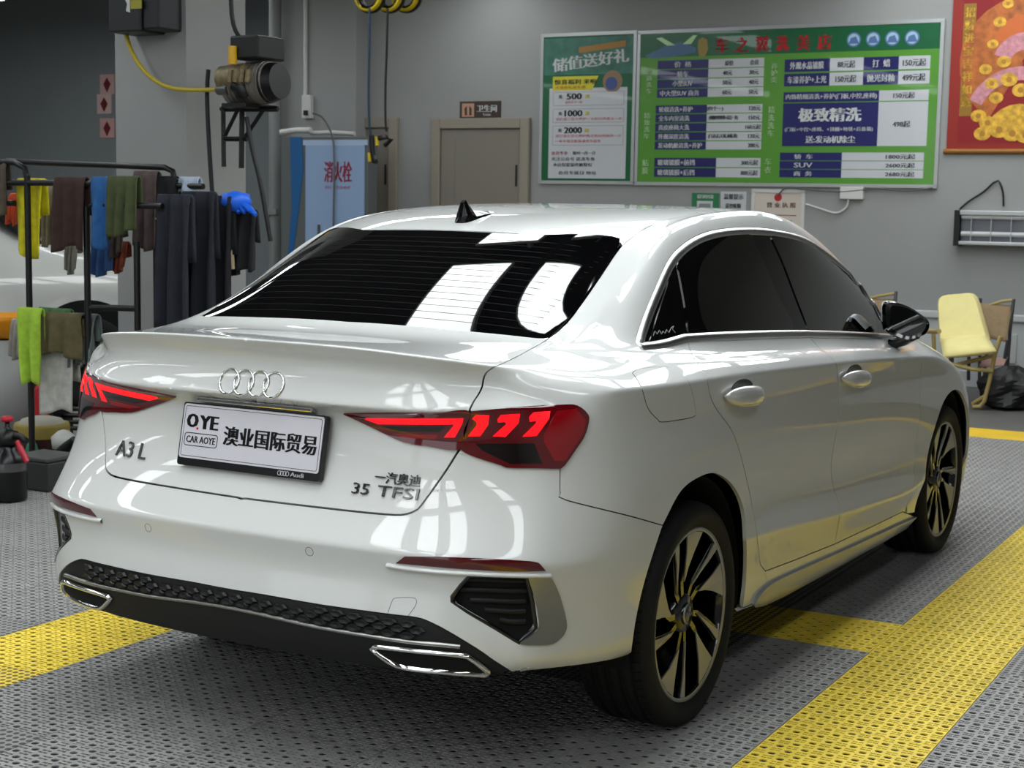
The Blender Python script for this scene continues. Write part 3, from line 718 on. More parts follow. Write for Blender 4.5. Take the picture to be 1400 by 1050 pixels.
# dark shell added behind the skin to shade the gaps, open at the wheel arches
def in_arch(p):
    return any(math.hypot(p[1] - y0, p[2] - .33) < .395 and p[2] < .75 for y0 in (0, 2.68))
sv = [Vector(c) - Vector(n) * .022 for c, n in zip(MCO, MNR)]
sf = [p for p in MPOLY if not any(in_arch(MCO[i]) and abs(MCO[i][0]) > .5 for i in p) and not any(MCO[i][1] < -.72 and MCO[i][2] > 1.035 for i in p)]
pydata('gap_shade_shell', sv, sf, CAR, DARKIN)
mb = MB(); mb.box((-.74, .40, .19), (.74, 2.26, .30)); mb.box((-.50, -.70, .30), (.50, .42, .40)); mb.box((-.60, 2.2, .20), (.60, 3.30, .30)); mb.build('underbody', DARKIN, CAR)  # plain dark boxes added to block light beneath the car
for y0 in (0, 2.68):
    for sg in (1, -1):
        mb = MB(); n = 22; V = []
        for k in range(n + 1):
            th = math.radians(-12 + 204 * k / n)
            for x in (.50, .862): V.append((x * sg, y0 - math.cos(th) * .385, .33 + math.sin(th) * .385))
        mb.add(V, [(2 * k, 2 * k + 1, 2 * k + 3, 2 * k + 2) for k in range(n)], 0, True)
        mb.add([(.50 * sg, y0 - math.cos(math.radians(-12 + 204 * k / n)) * .385, .33 + math.sin(math.radians(-12 + 204 * k / n)) * .385) for k in range(n + 1)], [tuple(range(n + 1))])
        mb.build('wheel_arch_liner', DARKIN, CAR)
# wheels
RIMB = mat('wheel_black', (.02, .02, .022), rough=.18, coat=.7); RIMS = mat('wheel_machined', (.66, .66, .66), rough=.36, metal=.7)
def polar(r, a, x): return (x, r * math.cos(math.radians(a)), r * math.sin(math.radians(a)))
def make_wheel():
    mb = MB(); mb.lathe([(.232, .845), (.236, .868), (.2385, .873)], 64, 'x', mi=0); mb.lathe([(.2385, .873), (.2485, .877), (.2505, .870), (.2505, .84)], 64, 'x', mi=1)
    mb.lathe([(.232, .845), (.222, .77), (.222, .68), (.24, .665)], 64, 'x', mi=0); mb.lathe([(0, .855), (.05, .858), (.062, .845), (.07, .80), (.05, .78)], 32, 'x', mi=0)
    w = mb.build('wheel', [RIMB, RIMS], CAR)
    tp = [(.243, .862), (.252, .876), (.270, .886), (.292, .888), (.308, .881), (.317, .868), (.3215, .852)]
    for gx in (.834, .795, .752, .712): tp += [(.322, gx + .006), (.314, gx + .004), (.314, gx - .004), (.322, gx - .006)]
    tp += [(.3215, .693), (.317, .677), (.305, .664), (.27, .658), (.243, .675)]
    mb = MB(); mb.lathe(tp, 96, 'x')
    for k in range(72):     # shoulder blocks
        a = k * 5.0
        mb.add([polar(.3222, a, .866), polar(.3222, a + .7, .866), polar(.3228, a + 1.6, .842), polar(.3228, a + .9, .842)], [(0, 1, 2, 3)], 1)
        mb.add([polar(.3222, a, .682), polar(.3222, a + .7, .682), polar(.3228, a + 1.6, .706), polar(.3228, a + .9, .706)], [(0, 1, 2, 3)], 1)
    mb.build('tire', [RUBBER, DARKIN], w)
    mb = MB(); mb.lathe([(.0, .775), (.155, .775), (.155, .755), (0, .755)], 40, 'x'); mb.build('brake_disc', mat('brake_disc', (.14, .14, .14), rough=.4, metal=.8), w)
    mb = MB(); mb.lathe([(.22, .70), (.0, .69)], 40, 'x'); mb.build('wheel_back', DARKIN, w)
    for k in range(5):
        b = k * 72 + 90
        def spoke(oa, ob_, ia, ib, ri, tip, wedge):
            V = []; 
            mbs = MB()
            # black structural bar
            pts = [(.045, (ia + ib) / 2 + 6), (.10, (ia + ib) / 2 + 3), (.17, (oa + ob_) / 2 * .6 + (ia + ib) / 2 * .4), (.236, (oa + ob_) / 2)]
            wid = [10, 5.2, 5., (ob_ - oa) / 2 + 1.5]; xf = [.852, .853, .860, .8665]
            top = []; bot = []
            for (r, a), wd, x in zip(pts, wid, xf):
                top += [polar(r, b + a - wd, x), polar(r, b + a + wd, x)]; bot += [polar(r, b + a - wd * .7, x - .045), polar(r, b + a + wd * .7, x - .045)]
            n = len(pts); V = top + bot; F = []
            for i in range(n - 1):
                F += [(2 * i, 2 * i + 1, 2 * i + 3, 2 * i + 2), (2 * i, 2 * i + 2, 2 * n + 2 * i + 2, 2 * n + 2 * i), (2 * i + 1, 2 * n + 2 * i + 1, 2 * n + 2 * i + 3, 2 * i + 3)]
            mbs.add(V, F, 0)
            # machined face
            q = [polar(.2375, b + oa, .8725), polar(.2375, b + (oa + ob_) / 2, .8725), polar(.2375, b + ob_, .8725)]
            q += [polar(r, b + a, x) for r, a, x in wedge]
            mbs.add(q + [(p[0] - .004, p[1], p[2]) for p in q], [tuple(range(len(q)))] + [(i, (i + 1) % len(q), len(q) + (i + 1) % len(q), len(q) + i) for i in range(len(q))], 1)
            mbs.build('spoke', [RIMB, RIMS], w)
        spoke(-13, 13, 12, 18, .10, 0, [(.185, 12.5, .868), (.14, 13.5, .863), (.098, 15, .859), (.135, 4.5, .862), (.18, -4.5, .8675)])
        spoke(27, 34, 40, 44, .10, 0, [(.19, 35, .869), (.14, 38, .862), (.085, 46, .857), (.13, 36, .861), (.18, 30.5, .868)])
    mb = MB(); mb.lathe([(0, .866), (.026, .866), (.031, .862), (.033, .85)], 28, 'x', mi=0); mb.lathe([(.0275, .8668), (.031, .8655), (.0315, .863)], 28, 'x', mi=1)
    for i in range(4):
        c = (i - 1.5) * .0085; P = [(.8672, c + .0062 * math.cos(t * math.pi / 8), .0062 * math.sin(t * math.pi / 8)) for t in range(16)]
        mb.tube(P, .0009, 5, 1, closed=True)
    mb.build('hub_cap', [RIMB, RIMS], w)
    return w
W0 = make_wheel()
def copy_part(o, parent):
    c = o.copy(); COL.objects.link(c); c.parent = parent
    return c
for i, (y0, sg) in enumerate(((0, 1), (2.68, 1), (0, -1), (2.68, -1))):
    if i == 0: w = W0
    else:
        w = copy_part(W0, CAR)
        for ch in [c for c in W0.children]: copy_part(ch, w)
    w.location = (0, y0, .321); w.rotation_euler = (math.radians(-4 if i == 0 else 24), 0, 0 if sg > 0 else math.pi)
# side glass, pillars and bright trim
BELT = BELTR + BELT1[1:] + BELT2[1:]
DLOB = [p for p in DLO] + [near((.755, 2.30, .985))[0]] + BELT2[::-1] + BELT1[::-1][1:] + BELTR[::-1][1:-1]
panel('window_surround', DLOB, SIDE, CAR, BLKG, mirror='copy', off=-.003, gap=.001, flange=.02)
def inset(P, dist, cen):
    out = []
    for i, p in enumerate(P):
        t = (P[min(i + 1, len(P) - 1)] - P[max(i - 1, 0)]).normalized(); n = near(p)[1]; b = t.cross(n).normalized()
        if b.dot(cen - p) < 0: b = -b
        out.append(near(p + b * dist)[0])
    return out
TRIM = mat('bright_trim', (.80, .80, .79), rough=.28, metal=1.)
cen = Vector((.72, .95, 1.2))
ribbon('window_trim', inset(DLO[2:], .0145, cen), .029, .006, CAR, TRIM, mirror='copy')
ribbon('belt_trim', [DLO[1]] + [p + Vector((0, 0, .008)) for p in BELT], .030, .007, CAR, TRIM, mirror='copy')
GI = inset(DLO, .024, cen)
def gl(name, pxs, **k): return panel(name, trace(pxs + [pxs[0]], 5)[:-1], SIDE, CAR, GLASS, mirror='copy', off=.0005, gap=0, flange=.004, **k)
gl('quarter_glass', [(889,464),(890,462),(899,432),(911,396),(917.5,374),(921,366),(924,380),(930,410),(936,444),(937.5,463)])
gl('rear_door_glass', [(942,461.8),(937,420),(929,375),(927,365),(929,357),(941,343),(962,331),(990,323.5),(1022,320),(1028,322),(1045,360),(1064,405),(1082,453.5),(1000,458)])
gl('front_door_glass', [(1107,453.5),(1090,410),(1071,360),(1055,324),(1058,320.5),(1080,324),(1100,331),(1130,352),(1158,377),(1178,400),(1190,418),(1197,452),(1150,453)])
qg = [o for o in CAR.children if o.name.startswith('quarter_glass')][0]
sq = trace([(893,459),(895,453),(898,457),(901,452),(904,457),(906,453),(909,456),(911,451),(914,455),(917,449),(921,446),(919,450),(923,455)], 2)
mb = MB(); mb.tube([near(p)[0] + near(p)[1] * .0014 for p in sq], .0011, 4); mb.build('window_script', mat('script_white', (.55, .55, .56), rough=.6), qg)
# door handles
def handle(pa, pb):
    A = trace([pa, (pa[0] + 1, pa[1])], 2)[0]; B = trace([pb, (pb[0] + 1, pb[1])], 2)[0]
    c, n = near((A + B) / 2); U = (B - A); U -= n * U.dot(n); hl = U.length / 2; U.normalize(); Vv = n.cross(U) * -1
    if Vv.z < 0: Vv = -Vv
    rings = []; nr = 18; ns = 12
    for i in range(nr + 1):
        t = -1 + 2 * i / nr; hh = .031 * (1 - abs(t) ** 2.6) ** .6 + .0006; dp = .020 * (1 - abs(t) ** 3) ** .5 + .0006; cz = .032 * (1 - t * t) ** .5 + .002
        rings.append([c + U * (t * hl) + Vv * (math.cos(a) * hh - .002) + n * (cz * .75 + math.sin(a) * dp) for a in [2 * math.pi * k / ns for k in range(ns)]])
    V = [p for r in rings for p in r]; F = []
    for i in range(nr):
        for k in range(ns): F.append((i * ns + k, i * ns + (k + 1) % ns, (i + 1) * ns + (k + 1) % ns, (i + 1) * ns + k))
    h = MB(); h.add(V, F, 0, True); ho = h.build('door_handle', mat('handle_bright', (.86, .855, .84), rough=.18, metal=.55), CAR)
    ring = [near(c + U * (math.cos(a) * hl * .62) + Vv * (math.sin(a) * .034 + .012))[0] for a in [2 * math.pi * k / 24 for k in range(24)]]
    cup = panel('handle_shade', ring, SIDE, ho, mat('handle_shade_dark', (.10, .10, .10), rough=.35), off=.0012, gap=0, flange=.003, sp=.02)  # dark ellipse laid on the door, painting the shade behind the handle
    h2 = mirror_obj(ho); m2 = mirror_obj(cup, h2)
handle((988.4, 541), (1038, 537.5)); handle((1149.3, 516), (1183.8, 515.4))
# fuel flap: outline of its gap
FLAP = trace([(864.8,510.5),(870.5,505.7),(891.4,502.5),(914.3,502.5),(923.8,506.7),(933.3,514.3),(940,520),(944.8,531.4),(948.6,548.6),(950.9,563.8),(946.7,570.5),(906.7,577),(899,573.3),(885.7,558),(878,533),(870.5,518),(864.8,510.5)], 4)
panel('fuel_flap', FLAP[:-1], SIDE, CAR, PAINT, off=.0009, gap=.0012, flange=.002, sp=.025)
ribbon('fuel_flap_gap', FLAP[:-1], .0028, .0004, CAR, DARKIN, closed=True)
# tail lamps
L_OUT = [(643.8,561.5),(710,557),(767,553.4),(783.5,553),(794,557),(803,566),(804.5,575),(798.5,596),(785,617),(771.5,636.5),(766,641),(730,640.6),(695,640),(686,637),(632,616.4),(637,590),(643.8,561.5)]
L_IN = [(470,564.5),(530,564),(590,564),(641,561.5),(635,588),(629.5,615),(584,610.4),(560,606.5),(542,600.5),(500,579.5),(470,564.5)]
def px_loop(l, step=5): return trace(l, step)[:-1]
def sharp(l): return [q for p in l for q in (p, p)]
def lampset(loop, lit, extra):
    o, o2 = panel('tail_light', px_loop(loop), OBL, CAR, LENS, mirror='copy', off=.005, flange=.016, gap=.0008, sp=.02)
    for k, (l, m, of, nm) in enumerate([(q, LIT, .0062, 'light_bar') for q in lit] + extra):
        a, b = panel(nm, px_loop(sharp(l + [l[0]])), OBL, o, m, mirror='copy', off=of, flange=.0015, gap=0, sp=.015); b.parent = o2
lampset(L_OUT, [
  [(645.7,571.4),(651,566.2),(668.6,567),(667.5,580),(657,595.7),(640.5,595.7),(652,580.5),(652,576)],
  [(680,573),(684.5,567),(710,566),(708.5,578.5),(691,597),(674,596),(692,579.5),(690,576.5),(681,577)],
  [(722.9,570),(728.6,564.4),(751.5,563),(750,572.9),(733,596),(714,597),(733,578),(731.5,576),(723.5,576.8)]],
  [([(760,563),(787,559),(800,575),(796,592),(772,630),(757,630),(743,604),(743,594)], LENS2, .0056, 'side_marker'),
   ([(650,606),(730,606),(741,634),(697,634),(660,616)], mat('tail_lens_smoke', (.05,.004,.008), rough=.08, coat=1.), .0056, 'reverse_lens')])
lampset(L_IN, [[(495.5,569.6),(634,570.5),(632,578.8),(519,578.8)], [(622,579.5),(633,577),(622.5,597.5),(608,597.5)]],
  [([(523,581.5),(610,582),(602,590),(545,589)], MATS['tail_lens_smoke'], .0056, 'reverse_lens'), ([(536,592.5),(600,594),(597,600),(556,599)], LENS2, .0056, 'side_marker')])
# bumper: vents, blades, reflectors, sensors
VL = [(639,785.5),(615,814),(615,823.5),(709,881.5),(736.5,859.5),(731,825),(722.5,787)]
vin, vin2 = panel('air_vent', px_loop(sharp(VL + [VL[0]]), 6), OBL, CAR, BLKG, mirror='copy', off=-.026, flange=0, gap=0)
for vo, sg in ((vin, 1), (vin2, -1)):
    for k in range(5):
        y_ = 797 + k * 13.5; xl = 628 + max(0, (y_ - 815) * 1.55); 
        P = trace([(xl, y_ - 2), (700, y_ + 1), (722, y_ + 1)], 8)
        if sg < 0: P = [Vector((-p.x, p.y, p.z)) for p in P]
        ribbon('vent_slat', P, .014, .004, vo, BLKM, off=-.018)
ribbon('vent_rim', px_loop(sharp(VENT_px + [VENT_px[0]]), 6), .012, .003, CAR, BLKG, closed=True, mirror='copy', off=-.002)
BL = [(721.5,789),(736,788.7),(751.5,789),(760,803),(765,816),(771,838),(774,855),(772,863),(766,872),(750,881),(711,880.5),(724,869.5),(736,859),(735,840),(731,820)]
panel('bumper_blade', px_loop(BL + [BL[0]]), OBL, CAR, SATIN, mirror='copy', off=.004, flange=.008, gap=0, sp=.02)
RF = [(541.5,769.5),(553.5,760.5),(553.5,760.5),(600,761.3),(645,763),(690,765.2),(729,768),(738,771.6),(745.5,780),(745.5,780),(700,780.8),(640,778),(590,774),(541.5,769.5)]
panel('reflector', px_loop(RF), OBL, CAR, REFL, mirror='copy', off=.003, flange=.006, gap=0, sp=.02)
ribbon('bumper_lip', trace([(529.5,772.5),(560,777.3),(600,781.3),(645,784),(700,786),(752,786.5)], 5), .012, .010, CAR, PAINT, mirror='copy')
for px, py, rr in ((423, 754, .0115), (202.5, 721.5, .0115)):
    c = trace([(px, py), (px + 1, py)], 1)[0]; n = near(c)[1]; U = Vector((0, 0, 1)).cross(n).normalized(); Vv = n.cross(U)
    ribbon('parking_sensor', [near(c + U * math.cos(a) * rr + Vv * math.sin(a) * rr)[0] for a in [2 * math.pi * k / 20 for k in range(20)]], .0016, .0006, CAR, mat('seam_grey', (.32, .32, .31), rough=.6), closed=True)
ribbon('tow_cover_line', trace([(530,838.5),(536,822),(541,817.5),(563,817),(569,820),(568,828),(558,842)], 3), .0016, .0006, CAR, MATS['seam_grey'])
# diffuser
dcl = lay([(0, -.9, z) for z in np.linspace(zd, .325, 8)[1:]], (0, 1, 0))
dbot = lay([(x, -.9, .325) for x in (.1, .2, .31, .42, .53, .62)], (0, 1, 0)) + [near(p)[0] for p in [(.68,-.85,.328),(.735,-.815,.335)]]
DIF = DIFT[:-1] + [Vector((0, p.y, p.z)) for p in [DIFT[-1]] + dcl] + dbot
DIFO = panel('diffuser', DIF, OBL, CAR, BLKM, mirror='merge', open_x0=True, gap=.001, off=-.004, flange=.03, sp=.025)
STRIP = trace([(325,833),(360,840.5),(440,858.5),(547,875.7),(610,882.3),(629,884.5)], 6); STRIP = [p for p in STRIP if p.x > .004]; STRIP = lay([(0, -.9, STRIP[0].z)], (0, 1, 0)) + STRIP
ribbon('diffuser_strip', STRIP, .011, .005, DIFO, SATIN, mirror='merge')
HEX = mat('diffuser_cell', (.045, .045, .047), rough=.42)
hw, hh = .056, .021
szs = [(p.x, p.z) for p in STRIP]; tzs = sorted([(p.x, p.z) for p in DIFT])
def interp(tab, x): 
    tab = sorted(tab); return float(np.interp(x, [a for a, b in tab], [b for a, b in tab]))
def inband(x, z): x = abs(x); return x < .60 and z < interp(tzs, x) - .003 and z > interp(szs, x) + .005
for r in range(4):
    for k in range(-11, 12):
        cx = (k + .5 * (r % 2)) * hw * .86; 
        cz = interp(szs, abs(cx)) + .0155 + r * hh * .66
        poly = [(cx + dx * hw * .5 * .90, cz + dz * hh * .5 * .9) for dx, dz in ((-.92, 0), (-.5, 1), (.5, 1), (.92, 0), (.5, -1), (-.5, -1))]
        if not all(inband(*q) for q in poly): continue
        lo = lay([(x, -.9, z) for x, z in poly], (0, 1, 0)); c = lay([(cx, -.9, cz)], (0, 1, 0))[0]; n = near(c)[1]
        V = [p + n * .0 for p in lo] + [p * .72 + c * .28 + n * .0055 for p in lo] + [c + n * .003]
        F = [(i, (i + 1) % 6, 6 + (i + 1) % 6, 6 + i) for i in range(6)] + [(6 + i, 6 + (i + 1) % 6, 12) for i in range(6)]
        pydata('hexagon_cell', V, F, DIFO, HEX)
EXH = [(508,886.4),(512.9,883.9),(568.6,889.6),(630.7,896),(643.6,900.4),(668,918.6),(665,921.9),(600,917.5),(560,913.4),(538.6,907.5),(521.4,897),(508,886.4)]
eo, eo2 = ribbon('exhaust_trim', px_loop(EXH, 4), .013, .009, CAR, CHROME, closed=True, mirror='copy')
a, b = panel('exhaust_opening', px_loop(EXH, 5), OBL, eo, DARKIN, mirror='copy', off=.001, gap=.004, flange=.002); b.parent = eo2
# boot lid: rings, lettering, number plate
def on_rear(u, v, w): 
    l = lay([(u, -.9, v)], (0, 1, 0))[0]; return l, near(l)[1]
mb_r = []
for i in range(4):
    cx = .004 + (i - 1.5) * .0485; P = []
    for k in range(28):
        a = 2 * math.pi * k / 28; P.append(lay([(cx + math.cos(a) * .0315, -.9, 1.0 + math.sin(a) * .0315)], (0, 1, 0))[0])
    ribbon('badge_ring', P, .0085, .006, CAR, CHROME, closed=True)
def surf_text(name, txt, cx, cz, w, h, m, th=.003):
    V, F = text_fit(txt, w, h, .0015); P = []
    for p in V:
        l, n = on_rear(cx + p.x, cz + p.y, 0); P.append(l + n * (th if p.z > 0 else 0.))
    return pydata(name, P, F, CAR, m)
def px_rear(px):
    p = trace([px, (px[0] + .5, px[1])], 1)[0]; return p.x, p.z
BADGE = mat('badge_chrome', (.36, .36, .355), rough=.22, metal=1.)
bx, bz = px_rear((180.5, 615)); surf_text('model_badge', 'A3 L', bx, bz, .118, .042, BADGE, .005)
bx, bz = px_rear((526, 672)); surf_text('engine_badge', '35', bx - .067, bz, .048, .026, BADGE, .005); surf_text('engine_badge', 'TFSI', bx + .037, bz, .112, .026, BADGE, .005)
bx, bz = px_rear((544, 655)); surf_text('maker_badge', '一汽奥迪', bx, bz, .125, .028, BADGE, .005)
PV = Vector((0, .196, .9806)); PN = Vector((0, -.9806, .196)); PC = Vector((0, -.8735, .8485)) + PN * .006
def plate_pt(u, v, w): return PC + Vector((1, 0, 0)) * u + PV * v + PN * w
PM = Matrix(((1, 0, 0, PC.x), (0, PV.y, PN.y, PC.y), (0, PV.z, PN.z, PC.z), (0, 0, 0, 1)))
def rrect(w, h, r, n=5):
    P = []
    for cx, cy, a0 in ((w / 2 - r, h / 2 - r, 0), (-w / 2 + r, h / 2 - r, 90), (-w / 2 + r, -h / 2 + r, 180), (w / 2 - r, -h / 2 + r, 270)):
        for k in range(n + 1): a = math.radians(a0 + 90 * k / n); P.append((cx + r * math.cos(a), cy + r * math.sin(a)))
    return P
PLB = mat('plate_black', (.03, .03, .032), rough=.3); PLW = mat('plate_white', (.80, .79, .82), rough=.3, coat=.4)
mb = MB(); mb.prism(rrect(.472, .168, .008), -.012, .004, 0, PM); plate = mb.build('plate_frame', PLB, CAR)
mb = MB(); mb.prism([(x, y + .008) for x, y in rrect(.462, .144, .008)], .004, .0062, 0, PM); mb.build('plate', PLW, plate)
def plate_line(name, loop, r, m):
    mb = MB(); mb.tube([PM @ Vector((x, y, .0064)) for x, y in loop], r, 5, closed=True); return mb.build(name, m, plate)
plate_line('plate_border', [(x, y + .008) for x, y in rrect(.450, .132, .006)], .0007, PLB)
def plate_text(name, txt, u, v, w, h, m, bold=0.):
    V, F = text_fit(txt, w, h, .0004)
    if bold:
        V = [p + Vector((dx, 0, 0)) for dx in (-bold, 0, bold) for p in V]; nn = len(V) // 3; F = [tuple(i + k * nn for i in f) for k in range(3) for f in F]
    return pydata(name, [PM @ (Vector((u + p.x, v + p.y, .0068 + p.z))) for p in V], F, plate, m)
PRED = mat('plate_red', (.8, .05, .05), rough=.4)
plate_text('plate_letters', 'O', -.197, .036, .034, .036, PLB, .0035); plate_text('plate_letters', 'YE', -.141, .034, .060, .036, PLB, .0032)
mb = MB(); mb.cyl((-.178, .016, .0062), .0032, .0012, 12, 'z', 0, PM); mb.build('plate_dot', PRED, plate)
plate_line('plate_badge_outline', [(x - .162, y - .0135) for x, y in rrect(.112, .033, .007)], .0011, PLB)
plate_text('plate_letters', 'CAR AOYE', -.162, -.0135, .098, .018, PLB, .0005)
plate_text('plate_characters', '澳业国际贸易', .065, .006, .300, .050, PLB, .0022)
plate_text('plate_maker', 'Audi', .166, -.0735, .042, .011, PLW, .0005)
for i in range(4): plate_line('plate_ring', [(.122 + (i - 1.5) * .0085 + .0055 * math.cos(k * .4488), -.0735 + .0055 * math.sin(k * .4488)) for k in range(14)], .0008, PLW)
mb = MB(); mb.box((-.19, .088, -.012), (.19, .100, .010), bev=.003, M=PM); mb.build('plate_lamp_bar', CHROME, CAR)
# roof aerial
ar = lay([(0, .15, 2), (0, .30, 2)], (0, 0, -1)); zb = ar[0].z; sl = (ar[1].z - ar[0].z) / .15
def fin(y, w, h): return [(-w, y, zb + (y - .15) * sl - .004), (-w * .8, y, zb + (y - .15) * sl + h * .35), (-w * .25, y, zb + (y - .15) * sl + h), (w * .25, y, zb + (y - .15) * sl + h), (w * .8, y, zb + (y - .15) * sl + h * .35), (w, y, zb + (y - .15) * sl - .004)]
rg = [fin(.128, .012, .004), fin(.136, .022, .016), fin(.146, .026, .060), fin(.158, .027, .066), fin(.176, .027, .048), fin(.20, .026, .028), fin(.25, .022, .020), fin(.30, .015, .011), fin(.335, .004, .003)]
V = [p for r in rg for p in r]; F = [(i * 6 + k, i * 6 + k + 1, i * 6 + k + 7, i * 6 + k + 6) for i in range(len(rg) - 1) for k in range(5)] + [tuple(range(6))]
mb = MB(); mb.add(V, F, 0, False); mb.build('roof_antenna', BLKG, CAR)
# rear-glass heater wires
HT = mat('heater_wire', (.06, .06, .065), rough=.7)
rwn = [o for o in CAR.children if o.name.startswith('rear_window')][0]
for k in range(15):
    f = .06 + .86 * k / 14; P = []
    for j in range(13):
        x = -.54 + 1.08 * j / 12; yc = -.44 + .47 * f + .05 * (x / .54) ** 2 * (1 + f); P.append((x, yc, 2))
    mbh = MB(); mbh.tube([glass_surf(Vector(p))[0] + Vector((0, -.0004, .0009)) for p in P], .0004, 4); mbh.build('heater_wire', HT, rwn)
# door mirrors
def make_mirror():
    OUT = [(1209.5,420),(1212,414),(1217,412.5),(1228,413.5),(1239,417),(1252,424),(1264,432.5),(1270,438),(1272,443),(1271,450),(1266,457.5),(1255,462.5),(1243,465),(1232,463),(1222,458),(1213,452),(1210,440)]
    Y0 = 1.93; L = [on_plane(p, 1, Y0) for p in OUT]
    c = sum(L, Vector()) / len(L); n = len(L); V = []; R = []
    for k, (sc, dy) in enumerate(((.97, 0.0), (1.02, .010), (1.03, .035), (.94, .075), (.70, .115), (.40, .138), (.05, .145))):
        R.append([c + (p - c) * sc + Vector((-.012 * k, dy, 0)) for p in L])
    V = [p for r in R for p in r]; F = [(i * n + k, i * n + (k + 1) % n, (i + 1) * n + (k + 1) % n, (i + 1) * n + k) for i in range(len(R) - 1) for k in range(n)] + [tuple(range((len(R) - 1) * n, len(R) * n))]
    mi = [0] * len(F)
    for i in range(len(R) - 1):
        for k in range(n):
            q = (R[i][k] + R[i][(k + 1) % n]) / 2
            mi[i * n + k] = 0 if (q.z > c.z + .002 and i >= 1) else 1
    m_ = MB(); m_.add(V, F, 0, True); m_.mi = mi
    o = m_.build('door_mirror', [PAINT, BLKG], CAR)
    g = MB(); gv = [c + (p - c) * .80 + Vector((.002, .004, 0)) for p in L]; g.add(gv + [p + Vector((0, .01, 0)) for p in gv], [tuple(range(n))] + [(k, (k + 1) % n, n + (k + 1) % n, n + k) for k in range(n)])
    g.build('mirror_glass', mat('mirror_glass', (.05, .05, .055), rough=.03, metal=.0, coat=1.), o)
    bz = MB(); b0 = R[0]; b1 = [c + (p - c) * .79 + Vector((0, .006, 0)) for p in L]
    bz.add(b0 + b1, [(k, (k + 1) % n, n + (k + 1) % n, n + k) for k in range(n)], 0, True); bz.build('mirror_bezel', BLKG, o)
    s = MB(); s.tube([(.835, 2.03, .955), (.875, 2.005, .965), (.925, 1.985, .992)], [.040, .034, .030], 10, flat=.62); s.build('mirror_stalk', BLKG, o)
    return o
mo = make_mirror(); m2 = mirror_obj(mo)
for ch in list(mo.children): mirror_obj(ch, m2)
# ------------------------------------------------------------------ on the front wall (room coordinates; x right, z up, y towards the wall)
def wrect(px):
    """rectangle on the wall from its four photo corners (tl, tr, br, bl)"""
    P = [rp(p, 1, YW) for p in px]
    return ((P[0].x + P[3].x) / 2, (P[1].x + P[2].x) / 2, (P[2].z + P[3].z) / 2, (P[0].z + P[1].z) / 2)
class Board:
    """flat thing on a wall, laid out in u,v from 0 to 1 (v down)"""
    def __init__(s, name, rect, label, cat, th=.02, y=None, frame=None):
        s.x0, s.x1, s.z0, s.z1 = rect; s.w = s.x1 - s.x0; s.h = s.z1 - s.z0; s.y = YW if y is None else y
        s.o = empty(name, to_world((s.x0, s.y, s.z0)), FR); tag(s.o, label, cat); s.t = th; s.k = 0
    def pane(s, name, u0, v0, u1, v1, m, d=.0012):
        s.k += 1; mb = MB(); mb.box((u0 * s.w, -s.t - d, (1 - v1) * s.h), (u1 * s.w, -s.t - d + .001, (1 - v0) * s.h)); return mb.build(name, m, s.o)
    def body(s, m, name='panel'):
        mb = MB(); mb.box((0, -s.t, 0), (s.w, 0, s.h)); return mb.build(name, m, s.o)
    def rim(s, m, r=.03, name='frame'):
        mb = MB(); y0, y1 = -s.t - .008, 0
        mb.box((-r * .6, y0, -r * .6), (s.w + r * .6, y1, r * .4)); mb.box((-r * .6, y0, s.h - r * .4), (s.w + r * .6, y1, s.h + r * .6)); mb.box((-r * .6, y0, 0), (r * .4, y1, s.h)); mb.box((s.w - r * .4, y0, 0), (s.w + r * .6, y1, s.h)); return mb.build(name, m, s.o)
    def text(s, txt, u0, v0, u1, v1, m, d=.003, bold=0., name='lettering', rot=0., parent=None):
        V, F = text_fit(txt, (u1 - u0) * s.w, (v1 - v0) * s.h)
        if bold: V = [p + Vector((dx, 0, 0)) for dx in (-bold, 0, bold) for p in V]; n = len(V) // 3; F = [tuple(i + k * n for i in f) for k in range(3) for f in F]
        cu, cv = (u0 + u1) / 2 * s.w, (1 - (v0 + v1) / 2) * s.h; c, q = math.cos(rot), math.sin(rot)
        return pydata(name, [(cu + c * p.x - q * p.y, -s.t - d, cv + q * p.x + c * p.y) for p in V], F, parent or s.o, m)
    def poly(s, name, pts, m, d=.002):
        n = len(pts); V = [(u * s.w, -s.t - d, (1 - v) * s.h) for u, v in pts]; V += [(p[0], p[1] + .001, p[2]) for p in V]
        mb = MB(); mb.add(V, [tuple(range(n))] + [(i, (i + 1) % n, n + (i + 1) % n, n + i) for i in range(n)]); return mb.build(name, m, s.o)
    def disc(s, name, u, v, r, m, d=.002, n=20, asp=1.): return s.poly(name, [(u + r / s.w * math.cos(2 * math.pi * k / n), v + r * asp / s.h * math.sin(2 * math.pi * k / n)) for k in range(n)], m, d)
ALU = mat('frame_aluminium', (.70, .71, .71), rough=.35, metal=.6)
GRN = mat('board_green', (.33, .56, .20), rough=.25, coat=.3); GRND = mat('board_dark_green', (.10, .36, .22), rough=.25, coat=.3); NAVY = mat('board_navy', (.13, .13, .37), rough=.25, coat=.3)
PAPER = mat('board_white', (.74, .75, .77), rough=.3, coat=.2); INK = mat('ink_dark', (.18, .18, .20), rough=.6); INKW = mat('ink_white', (.85, .86, .86), rough=.5)
INKR = mat('ink_red', (.70, .12, .16), rough=.5); INKY = mat('ink_yellow', (.80, .76, .20), rough=.5); INKG = mat('ink_palegreen', (.72, .85, .66), rough=.5)
